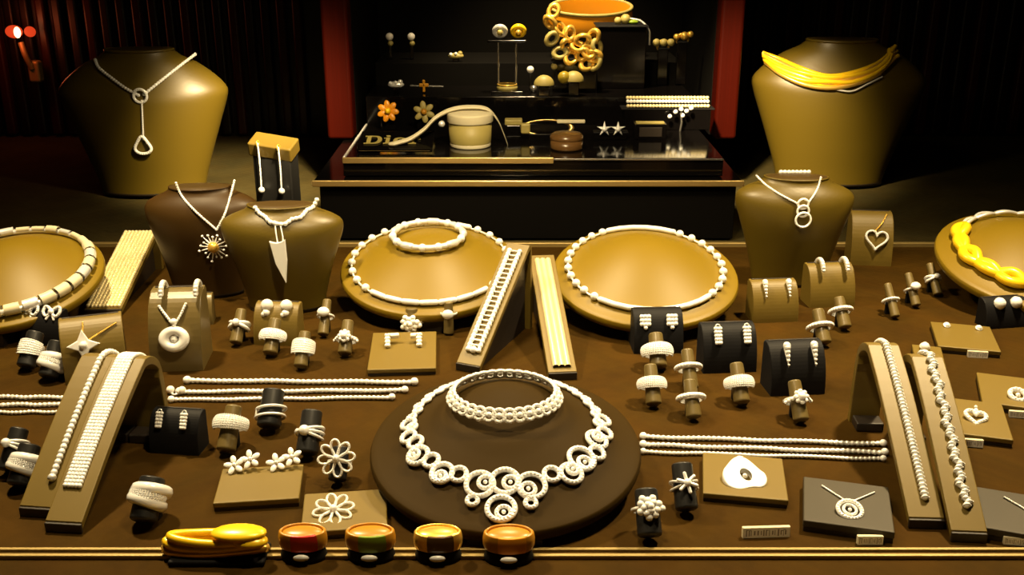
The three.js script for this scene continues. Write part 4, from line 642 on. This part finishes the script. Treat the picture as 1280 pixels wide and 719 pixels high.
{ // two rod tower with rings
  const z = D(0.9), p0 = atDepth(634, 112, z), top = atDepth(634, 52, z), t = thing('ring_tower', 'chrome two-rod ring tower with rings on top and at its foot', 'ring stand', v3(p0.x, R1, -z));
  const x0 = atDepth(623, 80, z).x - p0.x, x1 = atDepth(645, 80, z).x - p0.x, hh = top.y - R1; part('rod', cyl(0.0012, 0.0012, hh, x0, hh / 2, 0, 10), M.steel, t); part('rod', cyl(0.0012, 0.0012, hh, x1, hh / 2, 0, 10), M.steel, t); part('base', rbox(0.036, 0.004, 0.016, 0, 0.002, 0, 0.001), M.lacquer, t); part('shelf', rbox(0.044, 0.003, 0.014, 0, hh + 0.001, 0, 0.001), M.lacquer, t);
  const tor = (n, l, cat, x, y, R, r, mat, m2) => { const g = thing(n, l, cat, v3(x, y, -z)); part('band', torus(R, r).rotateX(0.5).translate(0, R + r, 0), mat, g); part('stone', ball(R * 0.55, 0, R * 1.3, R * 0.7, 2), m2, g); };
  const yS = R1 + hh + 0.0025; tor('chunky_ring', 'chunky cream and silver ring on top of the chrome ring tower', 'ring', atDepth(625, 40, z).x, yS, 0.0062, 0.0028, M.silver, M.cream); tor('chunky_ring', 'chunky golden ring on top of the chrome ring tower', 'ring', atDepth(648, 40, z).x, yS, 0.0062, 0.003, M.yellow, M.gold);
  const g = thing('low_ring', 'low cream ring at the foot of the chrome ring tower', 'ring', v3(p0.x, R1 + 0.004, -z + 0.002)); part('band', lathe([[0.0095, 0], [0.0115, 0.001], [0.012, 0.004], [0.0105, 0.007], [0.0095, 0.007]], 28), M.cream, g); part('rim', torus(0.0106, 0.0008).rotateX(1.5708).translate(0, 0.007, 0), M.gold, g);
}
{ // big orange cuff, black block, gold chain
  const z = D(0.945), pl = atDepth(776, 30, z), bl = blackStand(776, 30, z, pl.y, 0.056, 0.045, 'tall black block in front of the orange cuff', R1);
  const p = atDepth(738, 22, D(0.985)), t = thing('orange_cuff', 'wide orange leather cuff with a pearl clasp behind the black block', 'cuff', v3(p.x, R2, -D(0.985))); const R = 0.05, y0 = p.y - R2;
  part('support', rbox(0.05, y0 - 0.012, 0.02, 0, (y0 - 0.012) / 2, -0.005, 0.002), M.lacquer, t);
  const cuff = part('band', lathe([[R * 0.95, -0.014], [R * 1.02, -0.012], [R * 1.04, 0], [R * 1.0, 0.013], [R * 0.94, 0.014], [R * 0.95, -0.014]], 48).scale(1, 1, 0.5), M.orange, t); cuff.position.y = y0; cuff.rotation.x = 0.35;
  part('edge', torus(R * 0.99, 0.0022, 6.2832, 48).rotateX(Math.PI / 2).scale(1, 1, 0.5).rotateX(0.35).translate(0, y0 + 0.013, 0.005), M.cream, t);
  const q = thing('pearl_clasp', 'cream and green pearl clasp on top of the tall black block', 'clasp', v3(atDepth(782, 22, z).x, pl.y - 0.0005, -z)); part('pearl', [ball(0.006, 0, 0.006, 0, 2), ball(0.0045, -0.009, 0.0045, 0.002, 2)], M.cream, q); part('leaf', new THREE.SphereGeometry(0.004, 12, 8).scale(1.6, 0.6, 1).translate(0.009, 0.003, 0.002), M.green, q); part('chain', bumpyTube([v3(0.004, 0.007, 0), v3(0.018, 0.004, 0.004), v3(0.027, -0.006, 0.006), v3(0.0285, -0.022, 0.006)], 0.0013), M.silver, q);
  const zc = D(0.905), cb = blackStand(718, 80, D(0.915), atDepth(718, 74, D(0.915)).y, 0.05, 0.02, 'black block under the tangled gold chain', R1);
  const ch = thing('gold_chain', 'tangled chunky gold link chain heaped before the orange cuff', 'chain'); seed = 21;
  const path = [[692, 14], [688, 28], [700, 36], [690, 48], [712, 42], [728, 50], [742, 46], [746, 58], [735, 64], [722, 58], [708, 56], [700, 66], [714, 72], [728, 68], [742, 70], [744, 78], [734, 80]]; path.forEach(([x, y], i) => { const m = part('link', torus(0.0068 + 0.0016 * rnd(), 0.0033, 6.2832, 20).scale(1, 0.75, 1), i % 4 === 3 ? M.cream : M.gold, ch); m.position.copy(atDepth(x, y, zc - 0.004 * rnd())); m.rotation.set(rnd() * 1.2 - 0.6, rnd() * 1.4 - 0.7, rnd() * 3); });
}
for (const [x, y, z, kind, label] of [[829, 55, D(0.95), 'pearls', 'ring with three pearls on tall black peg'], [853, 47, D(0.955), 'gold', 'small golden ring on tall black peg'], [680, 101, D(0.889), 'dome', 'cream domed ring on short black peg'], [717, 96, D(0.891), 'duo', 'olive and cream ring on short black peg']]) {
  const p = atDepth(x, y, z), fl = R1; const t0 = blackStand(x, y, z, p.y - 0.004, 0.012, 0.01, 'black peg under the ' + label.split(' on ')[0], fl);
  const t = thing('peg_ring', label, 'ring', v3(p.x, p.y - 0.004, -z)); part('band', torus(0.0068, 0.0016).rotateX(0.3).translate(0, 0.002, 0), M.gold, t);
  if (kind === 'pearls') part('pearl', [-1, 0, 1].map((k) => ball(0.0046, k * 0.0085, 0.006, 0.003, 2)), M.cream, t);
  else if (kind === 'gold') part('top', [ball(0.004, -0.007, 0.005, 0.002, 2), ball(0.0052, 0.002, 0.006, 0.002, 2), ball(0.004, 0.009, 0.008, 0.002, 2)], M.gold, t);
  else { part('dome', new THREE.SphereGeometry(0.0115, 20, 10, 0, 6.2832, 0, 1.5708).scale(1, 0.95, 0.8).translate(0, 0, 0.003), M.cream, t); if (kind === 'duo') part('olive_stone', ball(0.0072, -0.011, 0.004, 0.005, 2), M.olive, t); }
}
for (const [x, y, m] of [[663, 88, M.pearl], [693, 84, M.cream], [667, 112, M.steel]]) { const p = atDepth(x, y, D(0.91)); const t = thing('small_stud', m === M.pearl ? 'tiny pearl stud beside the cream domed ring' : m === M.cream ? 'tiny cream stud behind the cream domed ring' : 'tiny steel stud below the cream domed ring', 'earring', v3(p.x, R1, -D(0.91))); const hh = Math.max(0.003, p.y - R1); part('peg', rbox(0.003, hh, 0.003, 0, hh / 2, 0, 0.0006), M.lacquer, t); part('stone', ball(0.0042, 0, hh + 0.001, 0.001, 2), m, t); }
{ // stone bracelet on bar
  const z = D(0.868), p = atDepth(834, 128, z); blackStand(834, 128, z, p.y - 0.005, 0.095, 0.02, 'long low black block under the flat stone bracelet', TT);
  const t = thing('flat_bracelet', 'flat wide stone bracelet lying along a low black block', 'bracelet', v3(p.x, p.y - 0.0045, -z)); for (let r = 0; r < 3; r++) part('stone_row', Array.from({ length: 26 }, (_, i) => ball(0.0021, -0.044 + i * 0.00352, 0.002 + (r ? 0.001 : 0) + r * 0.0034, 0.0085 - r * 0.004)), r === 1 ? M.pave : M.champagne, t);
  const b = thing('silver_spray', 'silver spray brooch leaning on the long low black block', 'brooch', v3(atDepth(851, 145, D(0.853)).x, TT, -D(0.853))); const hh = atDepth(851, 141, D(0.853)).y - TT; part('stones', [[-0.012, -0.004], [-0.006, 0.001], [0, 0.004], [0.006, 0.002], [0.011, 0.005], [0.002, -0.003]].map(([dx, dy]) => ball(0.0026, dx, hh + dy, 0)), M.pave, b); part('stem', tube([v3(0, 0.0005, 0), v3(0.001, hh * 0.5, 0.001), v3(0, hh, 0)], 0.0012), M.steel, b);
}
for (const x of [755, 772]) { const z = D(0.82), p = atDepth(x, 160, z); const t = thing('star_earring', 'white star earring on small black block on the tray', 'earring', v3(p.x, p.y, -z + 0.005), 0, EG('with stars on the tray')); part('ray', Array.from({ length: 5 }, (_, i) => new THREE.ConeGeometry(0.0026, 0.0085, 6).translate(0, 0.004, 0).rotateZ(i * 1.2566)), M.pave, t); part('center_stone', ball(0.003, 0, 0, 0.001), M.pave, t); }
blackStand(763, 170, D(0.824), atDepth(763, 166, D(0.824)).y + 0.002, 0.034, 0.012, 'small black block carrying the two star earrings', TT);
{ const z = D(0.822), p = atDepth(684, 160, z), t = thing('hinged_bangle', 'pale gold hinged bangle with a bar clasp on the tray', 'bangle', v3(p.x, TT, -z)); const y0 = p.y - TT; part('support', rbox(0.04, y0 - 0.005, 0.014, 0, (y0 - 0.005) / 2, 0, 0.001), M.lacquer, t); part('band', new THREE.TorusGeometry(0.026, 0.0028, 8, 40).scale(1, 0.32, 1).rotateX(-0.5).translate(0, y0, 0), M.brass, t); part('hinge', rbox(0.01, 0.011, 0.008, -0.023, y0, 0.002, 0.002), M.cream, t); part('clasp_bar', rbox(0.03, 0.0035, 0.006, 0.025, y0 + 0.007, 0, 0.001), M.ivory, t); }
{ const z = D(0.785), p = atDepth(708, 190, z), t = thing('amber_box', 'small round brown lidded box near the front of the tray', 'box', v3(p.x, TT, -z)); part('body', lathe([[0, 0], [0.0155, 0], [0.0165, 0.002], [0.0165, 0.011], [0, 0.011]], 32), M.brown, t); part('lid', lathe([[0.017, 0.011], [0.017, 0.014], [0.014, 0.0165], [0, 0.0175]], 32), M.brown, t); }
{ const z = D(0.835), p = atDepth(642, 152, z), t = thing('cream_case', 'small flat cream case on black block behind the round box', 'box', v3(p.x, TT, -z)); const y0 = p.y - TT; part('riser', rbox(0.016, y0 - 0.003, 0.012, 0, (y0 - 0.003) / 2, 0, 0.001), M.lacquer, t); part('case', rbox(0.019, 0.006, 0.014, 0, y0, 0, 0.0015), M.cream, t); }
{ const z = D(0.83), p = atDepth(812, 153, z), t = thing('watch_box', 'black square box with a pale top band beside the star earrings', 'box', v3(p.x, TT, -z)); const y0 = Math.max(0.012, p.y - TT); part('body', rbox(0.034, y0, 0.024, 0, y0 / 2, 0, 0.001), M.lacquer, t); part('band', rbox(0.03, 0.002, 0.008, 0, y0 + 0.0006, 0.004, 0.0006), M.cream, t); part('front_plate', rbox(0.024, 0.01, 0.001, 0, y0 * 0.5, 0.0122, 0.0004), M.rim, t); }

renderer.render(scene, camera);
